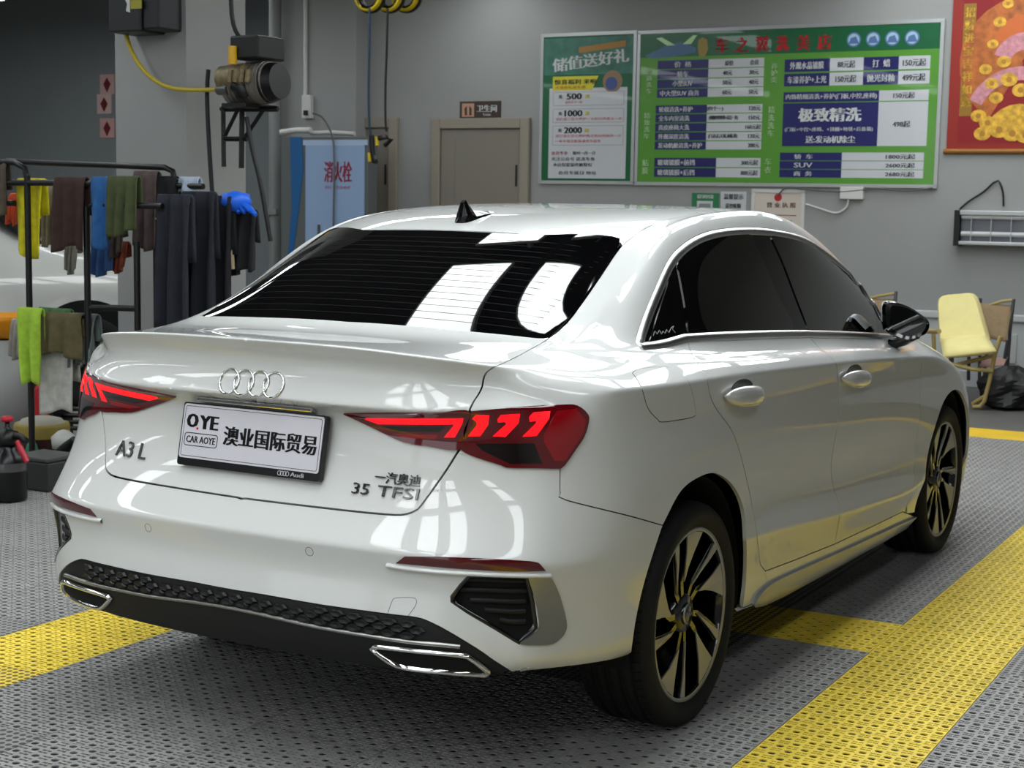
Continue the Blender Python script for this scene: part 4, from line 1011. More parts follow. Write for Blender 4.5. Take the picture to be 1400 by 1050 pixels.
# price list
B = Board('price_board', wrect([(877,45),(1290,29),(1279,255),(870,250)]), 'wide green price board with navy and white rows in a metal frame on the wall', 'board')
B.body(GRN); B.rim(ALU); B.pane('header_band', 0, 0, 1, .165, GRND)
ucar = [(.02,.155),(.06,.12),(.10,.085),(.15,.07),(.18,.09),(.205,.11),(.20,.14),(.12,.165),(.05,.17)]
B.poly('car_picture', ucar, mat('print_blue', (.30, .42, .55), rough=.4)); B.poly('car_wing', [(.06,.04),(.10,.09),(.13,.09),(.08,.035)], INKG, .003); B.poly('car_wing', [(.155,.085),(.19,.03),(.205,.03),(.185,.085)], INKG, .003)
B.poly('figure_picture', [(.21,.06),(.225,.045),(.24,.06),(.245,.12),(.235,.17),(.215,.17),(.208,.11)], mat('print_sand', (.60, .52, .30), rough=.5), .0035)
for k, ch in enumerate('车之翼洗美店'): B.text(ch, .272 + k * .0685, .055, .312 + k * .0685, .148, INKR, bold=.008)
for k in range(4): B.disc('icon', .728 + k * .0605, .095, .062, mat('icon_blue', (.30, .42, .60), rough=.4)); B.disc('icon_rim', .728 + k * .0605, .095, .050, mat('icon_pale', (.62, .72, .80), rough=.4), .003); B.poly('icon_car', [(.712 + k * .0605, .12), (.718 + k * .0605, .085), (.735 + k * .0605, .075), (.745 + k * .0605, .12)], MATS['icon_blue'], .004)
def table(u0, um, u1, v0, rows, rh, left, right, navy=NAVY):
    for i, (a, b) in enumerate(zip(left, right)):
        v = v0 + i * rh
        B.pane('row_name', u0, v + .003, um, v + rh - .003, navy); B.pane('row_price', um, v + .003, u1, v + rh - .003, PAPER)
        L = sum(1 if ord(c) > 255 else .55 for c in a); wmax = (um - u0) * .86; wd = min(wmax, L * rh * .62 * B.h / B.w); c = (u0 + um) / 2 if L < 5 else u0 + .012 + wd / 2
        B.text(a, c - wd / 2, v + rh * .20, c + wd / 2, v + rh * .80, INKW, bold=.002)
        for q, (t, uc) in enumerate(b):
            L = sum(1 if ord(ch) > 255 else .6 for ch in t); wd = min(L * rh * .46 * B.h / B.w, .10); B.text(t, uc - wd / 2, v + rh * .24, uc + wd / 2, v + rh * .76, INK, bold=.002)
table(.068, .248, .438, .185, 4, .0625, ['价  格', '轿车', '小型SUV', '中大型SUV 商务'], [[('原价', .32), ('会员', .405)], [('40元', .315), ('30元', .405)], [('50元', .315), ('40元', .405)], [('60元', .315), ('50元', .405)]])
table(.065, .247, .437, .48, 5, .0595, ['轮毂清洗+养护', '全车内室清洗', '真皮座椅大洗', '外观深度清洗', '发动机舱清洗+养护'], [[('(四个一)', .275), ('120元', .412)], [('(顶棚座椅地毯+清洁一次)', .305), ('150元', .412)], [('160元起', .408)], [('(门,边,后,天窗,油箱,轮)', .305), ('120元', .412)], [('200元', .412)]])
table(.065, .285, .437, .827, 2, .066, ['玻璃镀膜+前挡', '玻璃镀膜+后挡'], [[('300元起', .40)], [('800元起', .40)]])
B.pane('row_name', .507, .205, .655, .285, NAVY); B.pane('row_price', .655, .205, .762, .285, PAPER); B.pane('row_name', .762, .205, .872, .285, NAVY); B.pane('row_price', .872, .205, .968, .285, PAPER)
B.pane('row_name', .507, .295, .655, .375, NAVY); B.pane('row_price', .655, .295, .762, .375, PAPER); B.pane('row_name', .762, .295, .872, .375, NAVY); B.pane('row_price', .872, .295, .968, .375, PAPER)
for t, u0, u1, v, m in (('外观水晶镀膜', .525, .635, .222, INKW), ('88元起', .68, .735, .222, INK), ('打  蜡', .79, .845, .222, INKW), ('150元起', .885, .955, .222, INK), ('车漆养护+上光', .518, .645, .312, INKW), ('150元起', .675, .74, .312, INK), ('抛光封釉', .775, .86, .312, INKW), ('499元起', .885, .955, .312, INK)):
    B.text(t, u0, v, u1, v + .046, m, bold=.002)
B.pane('row_name', .507, .412, .815, .476, NAVY); B.pane('row_price', .815, .412, .968, .476, PAPER); B.text('内饰精细清洗+养护(门板,中控,座椅)', .515, .425, .808, .463, INKW, bold=.0015); B.text('150元起', .86, .425, .925, .463, INK, bold=.002)
B.pane('row_name', .507, .482, .815, .755, NAVY); B.pane('row_price', .815, .482, .968, .755, PAPER)
B.text('极致精洗', .56, .515, .76, .60, INKW, bold=.007); B.text('(门板+中控+座椅、+顶棚+地毯+后备箱)', .515, .635, .80, .665, INKW, bold=.001); B.text('送:发动机除尘', .585, .69, .745, .735, INKW, bold=.003); B.text('498起', .862, .60, .915, .64, INK, bold=.002)
for k, (a, b) in enumerate((('轿  车', '1800元起'), ('SUV', '2600元起'), ('商  务', '2680元起'))):
    v = .795 + k * .054
    B.pane('row_name', .502, v, .705, v + .050, NAVY); B.pane('row_price', .705, v, .962, v + .050, PAPER); B.text(a, .55, v + .010, .61, v + .041, INKW, bold=.002); B.text(b, .845, v + .010, .935, v + .041, INK, bold=.002)
for txt, u, v0, v1 in (('普通洗车', .028, .24, .41), ('精致洗车', .024, .53, .71), ('贴膜', .022, .84, .945), ('养护类', .462, .225, .355), ('精洗洗车', .458, .50, .70), ('车衣', .452, .83, .935)):
    n = len(txt)
    for k, ch in enumerate(txt): B.text(ch, u, v0 + (v1 - v0) * k / n, u + .021, v0 + (v1 - v0) * (k + .86) / n, INKG, bold=.002)
# top-up offer board
B = Board('offer_board', wrect([(744,49),(871,45),(864,249),(740,249)]), 'narrow dark green top-up offer board with white panel left of the price board', 'board')
B.body(GRND); B.rim(ALU); B.pane('picture_band', .02, .02, .98, .27, mat('print_teal', (.22, .42, .36), rough=.4, noise=.35, nscale=9)); B.poly('ribbon', [(.40,.085),(.90,.05),(.90,.09),(.40,.125)], mat('print_orange', (.62, .45, .20), rough=.5))
for k, ch in enumerate('储值送好礼'): B.text(ch, .12 + k * .165, .155 - k * .012, .275 + k * .165, .245 - k * .012, INKW, bold=.006, rot=.06)
B.pane('white_panel', .085, .36, .93, .975, PAPER); B.poly('ribbon', [(.12,.28),(.62,.28),(.55,.375),(.12,.375)], INKY, .0022); B.text('惊喜福利 来啦', .14, .30, .60, .335, INK, bold=.002, d=.004)
B.text('充值有礼送不停', .15, .345, .48, .365, INKR, d=.004); B.disc('gift_picture', .77, .32, .10, mat('print_tan', (.55, .45, .35), rough=.5)); B.disc('gift_badge', .76, .335, .06, mat('print_blue2', (.25, .32, .55), rough=.5), .004)
for k, (a, c, t) in enumerate((('充', '500', '送会员卡一张'), ('充', '1000', '送价值三百元养护一次和内饰清洁一次'), ('充', '2000', '送价值五百元养护两次和内饰精洗一次'))):
    v = .385 + k * .115; B.pane('offer_row', .125, v, .90, v + (.095 if k < 2 else .135), mat('print_grey_line', (.60, .60, .62), rough=.4), .0016); B.pane('offer_row_face', .132, v + .004, .893, v + (.091 if k < 2 else .131), PAPER, .0022)
    B.text(a, .19, v + .018, .23, v + .045, INK, bold=.002, d=.004); B.text(c, .28 - (.02 if k else 0), v + .010, .44 + (.01 if k else 0), v + .052, INK, bold=.005, d=.004); B.text('送', .48, v + .020, .53, v + .045, INKY, bold=.004, d=.004); B.text(t, .26 if k == 0 else .16, v + .060, .45 if k == 0 else .88, v + .080, INKR, d=.004)
    if k == 2: B.text('一年不限次数普通洗车服务', .16, v + .096, .66, v + .116, INKR, d=.004)
B.text('会员专享', .12, .79, .30, .815, INKR, bold=.001); B.text('限时一月一日', .36, .79, .60, .815, INK, bold=.001); B.text('关注公众号 送洗车券', .12, .83, .60, .855, INK, bold=.001); B.text('本店保留最终解释权', .14, .87, .57, .895, INK, bold=.001); B.text('会员专属日 地址', .20, .925, .62, .95, INK, bold=.001)
# red and gold hanging scroll
B = Board('hanging_scroll', wrect([(1307,-40),(1470,-40),(1462,207),(1293,207)]), 'red hanging scroll with gold ornaments and pink fans at the right edge', 'scroll', th=.012)
RED = mat('scroll_red', (.52, .06, .09), rough=.6); GOLD = mat('scroll_gold', (.80, .62, .20), rough=.45, metal=.1, noise=.35, nscale=26); GOLD2 = mat('scroll_orange', (.75, .38, .16), rough=.5); PINK = mat('scroll_pink', (.74, .50, .54), rough=.5, noise=.25, nscale=30)
B.body(mat('scroll_border', (.55, .13, .09), rough=.6)); B.pane('field', .09, .03, .97, .955, RED); B.pane('banner', .095, .17, .20, .80, mat('scroll_dark_gold', (.55, .40, .10), rough=.5), .0016)
for k in range(8): B.text('招财进宝吉祥如意'[k], .110, .19 + k * .072, .188, .245 + k * .072, GOLD, bold=.004)
def ring_fan(cu, cv, r0, r1, a0, a1, m, d, n=10, name='fan'):
    P = [(cu + r1 * math.cos(math.radians(a0 + (a1 - a0) * k / n)) / B.w, cv - r1 * math.sin(math.radians(a0 + (a1 - a0) * k / n)) / B.h) for k in range(n + 1)]
    P += [(cu + r0 * math.cos(math.radians(a1 + (a0 - a1) * k / n)) / B.w, cv - r0 * math.sin(math.radians(a1 + (a0 - a1) * k / n)) / B.h) for k in range(n + 1)]; B.poly(name, P, m, d)
ring_fan(.62, .50, .02, .52, -60, 240, mat('scroll_robe', (.66, .36, .14), rough=.5, noise=.4, nscale=14), .0021, 24, 'ornament'); ring_fan(.62, .52, .12, .26, 20, 160, PINK, .003); ring_fan(.60, .84, .34, .45, 25, 155, PINK, .003); ring_fan(.60, .93, .02, .28, 10, 170, GOLD, .004, name='gold_mound'); ring_fan(.62, .42, .02, .26, 15, 165, GOLD2, .0025, name='cloud')
for u, v, r in ((.26,.80,.055),(.34,.84,.06),(.44,.88,.07),(.30,.90,.06),(.55,.90,.07),(.66,.91,.07),(.78,.90,.06),(.88,.86,.06),(.36,.62,.05),(.30,.54,.045),(.40,.70,.05),(.85,.60,.05),(.45,.50,.05),(.35,.40,.04),(.50,.60,.06),(.60,.66,.06),(.72,.62,.05),(.46,.18,.04),(.40,.28,.045)):
    B.disc('gold_coin', u, v, r * 1.15, GOLD, .0046 + u * .001, 14, .8); B.disc('coin_centre', u, v, r * .4, mat('coin_dark', (.66, .46, .14), rough=.5), .0062 + u * .001, 10)
mb = MB(); mb.tube([(-.02, -.015, 0), (B.w + .02, -.015, 0)], .022, 10); mb.build('roller', mat('scroll_rod', (.55, .35, .10), rough=.4), B.o)
# small notices below the price board
def notice(name, px, label, m, lines, mk, head=None):
    b = Board(name, wrect(px), label, 'notice', th=.008); b.body(PAPER if m is None else m)
    for k, (t, u0, v0, u1, v1) in enumerate(lines): b.text(t, u0, v0, u1, v1, mk, bold=.0015)
    return b
b = notice('green_notice', [(946,264),(983,264),(983,300),(946,300)], 'small green notice with a white square above the car roof', mat('notice_green', (.15, .45, .28), rough=.5), [('请扫码付款', .2, .06, .8, .2)], INKW); b.pane('white_square', .2, .30, .78, .98, PAPER); b.pane('grey_square', .28, .40, .70, .95, mat('print_grey', (.5, .52, .52), rough=.5), .002)
notice('white_notice', [(986,262),(1021,262),(1019,300),(985,300)], 'small white paper notice between the green one and the framed licence', None, [('温馨提示', .12, .08, .9, .28), ('请勿吸烟', .2, .42, .8, .60), ('谢谢配合', .2, .72, .8, .9)], INK)
b = notice('framed_licence', [(1030,262),(1098,261),(1097,320),(1030,320)], 'white framed business licence with red print above the car', mat('licence_paper', (.78, .74, .70), rough=.5), [('营 业 执 照', .28, .26, .86, .38)], mat('licence_ink', (.45, .30, .22), rough=.6)); b.rim(WHITE, .03); b.disc('emblem', .5, .14, .035, INKR); b.pane('text_line', .12, .55, .88, .57, MATS['licence_ink']); b.pane('text_line', .12, .68, .80, .70, MATS['licence_ink']); b.pane('text_line', .12, .80, .70, .82, MATS['licence_ink'])
b = Board('junction_box', wrect([(1151,256),(1182,255),(1182,272),(1150,273)]), 'small white junction box under the price board with hanging cable', 'box', th=.05); mb = MB(); mb.box((0, -.05, 0), (b.w, 0, b.h), bev=.006); mb.build('box', WHITE, b.o)
P = [rp(p, 1, YW - .03) for p in [(1160,272),(1158,282),(1150,289),(1140,291),(1120,285),(1102,279)]]; mb = MB(); mb.tube(catmull(P, .03), .009, 6); cb = roomed(mb.build('wall_cable', WHITE)); tag(cb, 'white cable looping from the junction box along the wall', 'cable')
P = [rp(p, 1, YW - .045) for p in [(1062,268),(1075,257),(1100,259),(1150,262),(1200,258),(1240,261),(1275,257)]]; mb = MB(); mb.tube(catmull(P, .03), .007, 6); cb = roomed(mb.build('wall_cable', mat('cable_grey', (.35, .35, .35), rough=.5))); tag(cb, 'thin grey cable sagging under the bottom edge of the price board', 'cable')
# strip work light on the wall
b = Board('wall_work_light', wrect([(1314,285),(1452,292),(1450,340),(1309,332)]), 'silver strip work light hung on the wall under the red scroll', 'light', th=.02)
mb = MB(); mb.box((0, -.12, 0), (b.w, -.0, .03), bev=.006); mb.box((0, -.12, b.h - .04), (b.w, 0, b.h), bev=.006); mb.build('casing', ALU, b.o)
mb = MB(); mb.box((0, -.06, .03), (b.w, -.01, b.h - .04)); mb.build('reflector', mat('light_reflector', (.42, .43, .45), rough=.3, metal=.5), b.o)
mb = MB(); mb.box((-.015, -.125, -.01), (.03, .0, b.h)); mb.build('end_cap', BLKM, b.o)
for k in range(2): mb = MB(); mb.cyl((.04, -.085, .09 + k * .14), .022, b.w - .06, 14, 'x'); mb.build('tube', mat('light_tube', (.72, .73, .74), rough=.2), b.o)
for k in range(6): mb = MB(); mb.box((.12 + k * .16, -.115, .03), (.125 + k * .16, -.105, b.h - .04)); mb.build('guard_wire', ALU, b.o)
mb = MB(); mb.tube(catmull([rp(p, 1, YW - .02) - Vector((b.x0, YW, b.z0)) for p in [(1312,286),(1325,275),(1345,262),(1358,250),(1365,247),(1371,262),(1372,282)]], .03), .008, 6); mb.build('cord', BLKM, b.o)
# doors and signs
def door(name, px, n):
    x0, x1, z0, z1 = wrect(px); z0 = 0
    mb = MB(); w = .10
    mb.box((x0 - w, YW - .05, 0), (x0, YW, z1 + w), bev=.008); mb.box((x1, YW - .05, 0), (x1 + w, YW, z1 + w), bev=.008); mb.box((x0, YW - .05, z1), (x1, YW, z1 + w), bev=.008)
    f = roomed(mb.build(name, mat('door_beige', (.56, .53, .48), rough=.5))); tag(f, kind='structure')
    mb = MB(); mb.box((x0 + .01, YW - .028, .01), (x1 - .01, YW - .002, z1 - .01)); mb.box((x0 + (x1 - x0) * .18, YW - .032, .2), (x0 + (x1 - x0) * .19, YW - .026, z1 - .1)); mb.build('leaf', mat('door_leaf_beige', (.50, .475, .44), rough=.5), f)
    mb = MB(); mb.box((x1 - .05, YW - .035, 1.62), (x1 - .03, YW - .025, 1.82)); mb.build('hinge', mat('hinge_dark', (.2, .2, .2), rough=.4, metal=.6), f)
door('door_1', [(604,176),(713,176),(713,290),(604,290)], 1); door('door_2', [(494,176),(534,174),(534,290),(494,290)], 2)
b = Board('toilet_sign', wrect([(630,139),(685,138),(685,162),(630,163)]), 'brown restroom sign with pictogram above the beige door', 'sign'); b.body(mat('sign_brown', (.24, .19, .16), rough=.5)); b.pane('pictogram_plate', .06, .12, .36, .88, mat('sign_pale', (.72, .55, .46), rough=.5)); b.poly('pictogram', [(.12,.4),(.18,.25),(.19,.8),(.13,.8)], MATS['sign_brown']); b.poly('pictogram', [(.24,.25),(.30,.4),(.30,.8),(.24,.8)], MATS['sign_brown']); b.text('卫生间', .44, .22, .92, .62, INKW, bold=.003); b.text('Toilet', .58, .70, .78, .84, INKW)
# white wainscot low on the wall to the right
zt = rp((1390,430), 1, YW).z
mb = MB(); x0 = rp((1225,428), 1, YW).x; mb.box((x0, YW - .03, .0), (6.3, YW, zt - .05)); mb.box((x0, YW - .06, zt - .06), (6.3, YW, zt), bev=.01); mb.box((x0, YW - .045, 0), (6.3, YW, .14), bev=.008); wn = struct('baseboard_front', mb, mat('wainscot_white', (.72, .73, .73), rough=.45))
for k in range(14):
    mb = MB(); xa = x0 + .10 + k * .52; mb.box((xa, YW - .042, .22), (xa + .40, YW - .028, zt - .16), bev=.006); mb.build('wainscot_panel', MATS['wainscot_white'], wn)
# ------------------------------------------------------------------ left side: pillar, pump, cabinet, towel rack, parked car, cleaning things
def place(name, label, cat, at, group=None):
    """an Empty at a room point; parts are given in room coordinates relative to it"""
    o = empty(name, to_world(at), FR); tag(o, label, cat, group); o['_at'] = list(at); return o
def rel(o): return Matrix.Translation(-Vector(o['_at']))
def one(name, label, cat, mb, m, group=None): return tag(roomed(mb.build(name, m)), label, cat, group)
BLACKP = mat('black_powdercoat', (.03, .03, .032), rough=.4); STEEL = mat('steel_grey', (.45, .45, .45), rough=.35, metal=.8); YELP = mat('yellow_plastic', (.80, .70, .10), rough=.4)
YP = 3.2
xa, xb = rp((160, 300), 1, YP).x, rp((256, 300), 1, YP).x; yb = rp((336, 300), 0, xb).y
mb = MB(); mb.box((xa, YP, -.02), (xb, yb, 4.2)); struct('wall_pillar', mb, WALLM)
xc, xd = rp((385, 300), 1, 9.0).x, rp((486, 300), 1, 9.0).x
mb = MB(); mb.box((xc, 9.0, -.02), (xd, YW, 4.2)); struct('wall_block', mb, WALLM)
P = rp((372, 200), 1, 8.85); mb = MB(); mb.cyl((P.x, 8.9, -.02), .062, 4.2, 18); mb.box((P.x - .08, 8.82, 1.3), (P.x + .07, 8.98, 1.36)); one('drain_pipe', 'grey vertical pipe beside the fire cabinet', 'pipe', mb, mat('pipe_grey', (.50, .51, .51), rough=.5))
P = rp((416, 100), 1, 8.96); zs = rp((420, 130), 1, 8.96).z; ze = rp((420, 162), 1, 8.96).z
so = place('wall_socket', 'white socket on a conduit above the fire cabinet', 'socket', (P.x, 8.96, ze)); mb = MB(); mb.cyl((0, .02, zs - ze), .022, 4.2 - zs, 10); mb.build('conduit', WHITE, so); mb = MB(); mb.box((-.02, -.02, 0), (.09, .04, zs - ze), bev=.006); mb.build('socket_box', WHITE, so); mb = MB(); mb.box((.02, -.045, .03), (.065, -.02, .08), bev=.004); mb.build('plug', BLACKP, so)
# fire cabinet
x0, x1, x2 = rp((384, 250), 1, 8.5).x, rp((415, 250), 1, 8.5).x, rp((503, 250), 1, 8.5).x; zt = rp((440, 187), 1, 8.5).z
FC = place('fire_cabinet', 'pale blue fire hydrant cabinet with red lettering beside the drain pipe', 'cabinet', (x0, 8.5, 0)); FBL = mat('cabinet_pale_blue', (.56, .66, .80), rough=.4); FGR = mat('cabinet_grey', (.36, .38, .38), rough=.5); TAPE = mat('blue_tape', (.12, .36, .58), rough=.4)
mb = MB(); mb.box((0, 0, 0), (x2 - x0, .16, zt), bev=.006); mb.build('body', FGR, FC)
for k in range(2):
    a = x1 - x0 + .03 + k * (x2 - x1 - .06) / 2; mb = MB(); mb.box((a + .004, -.018, .06), (a + (x2 - x1 - .06) / 2 - .004, 0, zt - .08), bev=.004); d = mb.build('door', FBL, FC)
    if k == 0: mb = MB(); mb.box((a + .16, -.03, 1.02), (a + .185, -.018, 1.22)); mb.build('handle', STEEL, d)
mb = MB(); mb.box((x1 - x0, -.012, .03), (x2 - x0 - .004, 0, .06)); mb.box((x1 - x0, -.012, zt - .08), (x2 - x0 - .004, 0, zt - .03)); mb.build('door_frame', mat('cabinet_frame', (.66, .73, .84), rough=.4), FC)
mb = MB(); mb.prism([(x1 - x0 - .16, zt), (x1 - x0 - .02, zt), (x1 - x0, zt - .3), (x1 - x0 - .06, zt - .75), (x1 - x0 - .18, zt - 1.5), (x1 - x0 - .22, zt - 1.5), (x1 - x0 - .14, zt - .7)], 0, .004, 0, Matrix(((1, 0, 0, 0), (0, 0, 1, -.006), (0, 1, 0, 0), (0, 0, 0, 1)))); mb.build('tape', TAPE, FC)
V, F = text_fit('消火栓', .32, .20); ct = (rp((462, 235), 1, 8.48)); V = [v + Vector((dx, 0, 0)) for dx in (-.005, 0, .005) for v in V]; n3 = len(V) // 3; F = [tuple(i + k * n3 for i in f) for k in range(3) for f in F]
pydata('lettering', [(ct.x - x0 + p.x, -.0205, ct.z + p.y) for p in V], F, FC, mat('ink_fire_red', (.62, .20, .26), rough=.5))
V, F = text_fit('FIRE HYDRANT', .30, .03); pydata('lettering', [(ct.x - x0 + p.x, -.0205, ct.z + p.y - .15) for p in V], F, FC, MATS['ink_fire_red'])
mb = MB(); mb.tube(catmull([rp(p, 1, 8.46) for p in [(428, 155), (440, 160), (450, 175), (456, 195), (457, 240), (456, 300), (456, 340)]], .06), .010, 6); one('cabinet_cable', 'grey cable hanging down the front of the fire cabinet', 'cable', mb, MATS['cable_grey'])
mb = MB(); mb.tube([rp(p, 1, 8.65) for p in [(384, 181), (405, 178), (425, 178)]], .03, 6); mb.tube([rp(p, 1, 8.7) for p in [(425, 182), (455, 181), (485, 183)]], .022, 6); one('cabinet_top_roll', 'white rolled foil lying on top of the fire cabinet', 'roll', mb, WHITE)
# ceiling hose reels with hanging hoses
HB = mat('hose_black', (.06, .07, .08), rough=.5); HBL = mat('hose_blue', (.12, .22, .30), rough=.5)
for k, (px, col) in enumerate(((506, 'leftmost'), (533, 'middle'), (556, 'rightmost'))):
    c = rp((px, -6), 1, 7.2 + k * .16); r = place('hose_reel', '%s of three yellow and black hose reels at the ceiling' % col, 'hose reel', c, 'hose reels at the ceiling')
    for q, (rr, m_, nm) in enumerate(((.135, YELP, 'rim'), (.11, BLACKP, 'drum'), (.148, BLACKP, 'guard'))):
        mb = MB(); mb.lathe([(rr - .02, -.05 + q * .02), (rr, -.045 + q * .02), (rr, .045 - q * .01), (rr - .02, .05 - q * .01)], 28, 'y'); mb.build(nm, m_, r)
    mb = MB(); mb.tube([(0, 0, 0), (0, 0, 4.2 - c.z)], .015, 6); mb.build('hanger', STEEL, r)
def hose(px, y, r, m, label, gun):
    mb = MB(); mb.tube(catmull([rp(p, 1, y) for p in px], .08), r, 8); o = place('hanging_hose', label, 'hose', rp(px[0], 1, y), 'hoses hanging from the reels')
    mb.v = [tuple(Vector(v) - Vector(o['_at'])) for v in mb.v]; mb.build('hose', m, o)
    g = MB(); g.tube([rp(p, 1, y) - Vector(o['_at']) for p in gun], .022, 8); g.build('spray_gun', BLACKP, o); g = MB(); g.tube([rp((gun[0][0] - 3, gun[-1][1] - 12), 1, y) - Vector(o['_at']), rp((gun[0][0] - 2, gun[-1][1]), 1, y) - Vector(o['_at'])], .018, 6); g.build('trigger', YELP, o)
hose([(505, 10), (505, 60), (504, 120), (505, 170), (508, 190)], 7.15, .010, HBL, 'blue hose hanging from the reels with a long black spray gun', [(508, 185), (509, 205), (512, 222), (515, 221)])
hose([(530, 12), (529, 60), (527, 120), (527, 165), (528, 180)], 7.15, .010, HB, 'black hose hanging beside the blue one in front of the left door', [(518, 189), (527, 187), (535, 190), (526, 199)])
# hose box on the pillar and its yellow hose
HX = place('hose_box', 'black box with yellow logo fixed high on the pillar', 'box', (rp((148, 20), 1, YP - .22).x, YP - .22, rp((190, 43), 1, YP - .22).z)); wx = rp((214, 20), 1, YP - .22).x - HX['_at'][0]
mb = MB(); mb.box((0, 0, 0), (wx * .66, .22, .62), bev=.012); mb.box((wx * .66, .02, .012), (wx, .22, .62), bev=.012); mb.build('case', mat('hose_box_black', (.09, .10, .12), rough=.45), HX)
mb = MB(); mb.prism([(.14, .12), (.17, .11), (.17, .19), (.13, .19), (.15, .16)], 0, .003, 0, Matrix(((1, 0, 0, .0), (0, 0, 1, -.003), (0, 1, 0, 0), (0, 0, 0, 1)))); mb.build('logo', WHITE, HX); mb = MB(); mb.box((.175, -.003, .13), (.26, 0, .18)); mb.build('logo_band', mat('logo_yellow', (.60, .58, .15), rough=.5), HX)
YH = 3.25
mb = MB(); mb.tube(catmull([rp(p, 1, YP - .10) for p in [(172, 46), (176, 60), (186, 82), (203, 103), (222, 116), (245, 122), (275, 123), (302, 122)]], .05), .013, 10); one('yellow_hose', 'yellow high-pressure hose from the black box to the pump', 'hose', mb, mat('hose_yellow', (.72, .64, .18), rough=.4))
# pressure pump on its bracket
yq = YP - .02
def q3(px, dy=0.): return rp(px, 1, yq + dy)
PU = place('pressure_pump', 'grey motor pressure pump with black control box on the pillar bracket', 'pump', q3((340, 137))); A_ = Vector(PU['_at'])
def R_(px, dy=0.): return q3(px, dy) - A_
mb = MB(); c0, c1 = R_((318, 117)), R_((372, 112)); mb.tube([c0, c1], .115, 20); mb.build('motor', mat('motor_steel', (.50, .48, .45), rough=.45, metal=.3), PU)
for k in range(9): mb = MB(); p = c0 + (c1 - c0) * (.1 + .1 * k); mb.tube([p, p + (c1 - c0).normalized() * .006], .122, 20); mb.build('cooling_fin', MATS['motor_steel'], PU)
mb = MB(); mb.tube([R_((366, 113)), R_((383, 111))], [.120, .10], 20); mb.build('fan_cover', BLACKP, PU)
mb = MB(); a = R_((314, 81), -.13); b_ = R_((390, 53), .12); mb.box(a, b_, bev=.012); mb.build('control_box', BLACKP, PU)
mb = MB(); mb.tube([R_((318, 88), -.14), R_((318, 63), -.14)], [.026, .024], 12); mb.build('yellow_capsule', mat('capsule_yellow', (.85, .66, .12), rough=.35), PU)
mb = MB(); mb.tube([R_((306, 108), -.05), R_((340, 104), -.08)], .075, 14); mb.build('pump_head', mat('pump_brass', (.50, .45, .34), rough=.5, metal=.4, noise=.3, nscale=40), PU)
for k in range(4): mb = MB(); mb.tube([R_((314 + k * 8, 112), -.14), R_((316 + k * 8, 95), -.14)], .016, 8); mb.build('valve', MATS['pump_brass'], PU)
mb = MB(); mb.tube([R_((300, 122), -.07), R_((314, 122), -.09)], .035, 12); mb.build('inlet', STEEL, PU); mb = MB(); mb.tube([R_((298, 122), -.07), R_((304, 122), -.07)], .030, 12); mb.build('coupling', YELP, PU)
mb = MB(); mb.tube([R_((322, 116), -.10), R_((330, 120), -.10), R_((333, 130), -.08)], .045, 12); mb.build('elbow', BLACKP, PU)
BR = place('pump_bracket', 'black angle-iron wall bracket under the pressure pump', 'bracket', q3((340, 150))); A_ = Vector(BR['_at'])
for nm, a, b_, r in (('shelf', (302, 149), (380, 149), .016), ('leg', (305, 146), (306, 228), .018), ('leg', (331, 146), (330, 230), .020), ('brace', (308, 185), (325, 150), .014), ('brace', (336, 186), (360, 150), .014), ('crossbar', (305, 190), (338, 190), .014)):
    mb = MB(); mb.tube([R_(a), R_(b_)], r, 4); mb.build(nm, BLACKP, BR)
mb = MB(); mb.box(R_((303, 147), -.14), R_((378, 144.5), .14)); mb.build('shelf_plate', BLACKP, BR)
for px, lab in (([(315, -30), (317, 20), (322, 42), (328, 52)], 'black power cables running up from the pump control box'), ([(285, 95), (283, 130), (286, 200), (290, 262)], 'black hose hanging down the pillar left of the bracket'), ([(337, 160), (345, 205), (356, 250), (370, 330)], 'black cable running down behind the gloves to the floor')):
    mb = MB(); mb.tube(catmull([q3(p, -.03) for p in px], .06), .013, 8); one('pump_cable', lab, 'cable', mb, HB)
# paper decorations on the far wall
for px, col, lab in (((146, 115), (.80, .66, .64), 'top pale red paper square left of the pillar'), ((142, 142), (.82, .70, .68), 'middle pale red paper square left of the pillar'), ((146, 175), (.78, .62, .60), 'lowest pale red paper square left of the pillar')):
    c = rp(px, 1, YW + 1.58); mb = MB(); s_ = .12; mb.box((c.x - s_, YW + 1.585, c.z - s_), (c.x + s_, YW + 1.597, c.z + s_)); mb.prism([(c.x - .06, c.z), (c.x, c.z + .08), (c.x + .06, c.z), (c.x, c.z - .1)], 0, .004, 1, Matrix(((1, 0, 0, 0), (0, 0, 1, YW + 1.58), (0, 1, 0, 0), (0, 0, 0, 1)))); one('paper_decoration', lab, 'paper', mb, [mat('paper_pink%d' % px[1], col, rough=.7), mat('paper_red', (.42, .10, .12), rough=.7)], 'paper squares on the wall')
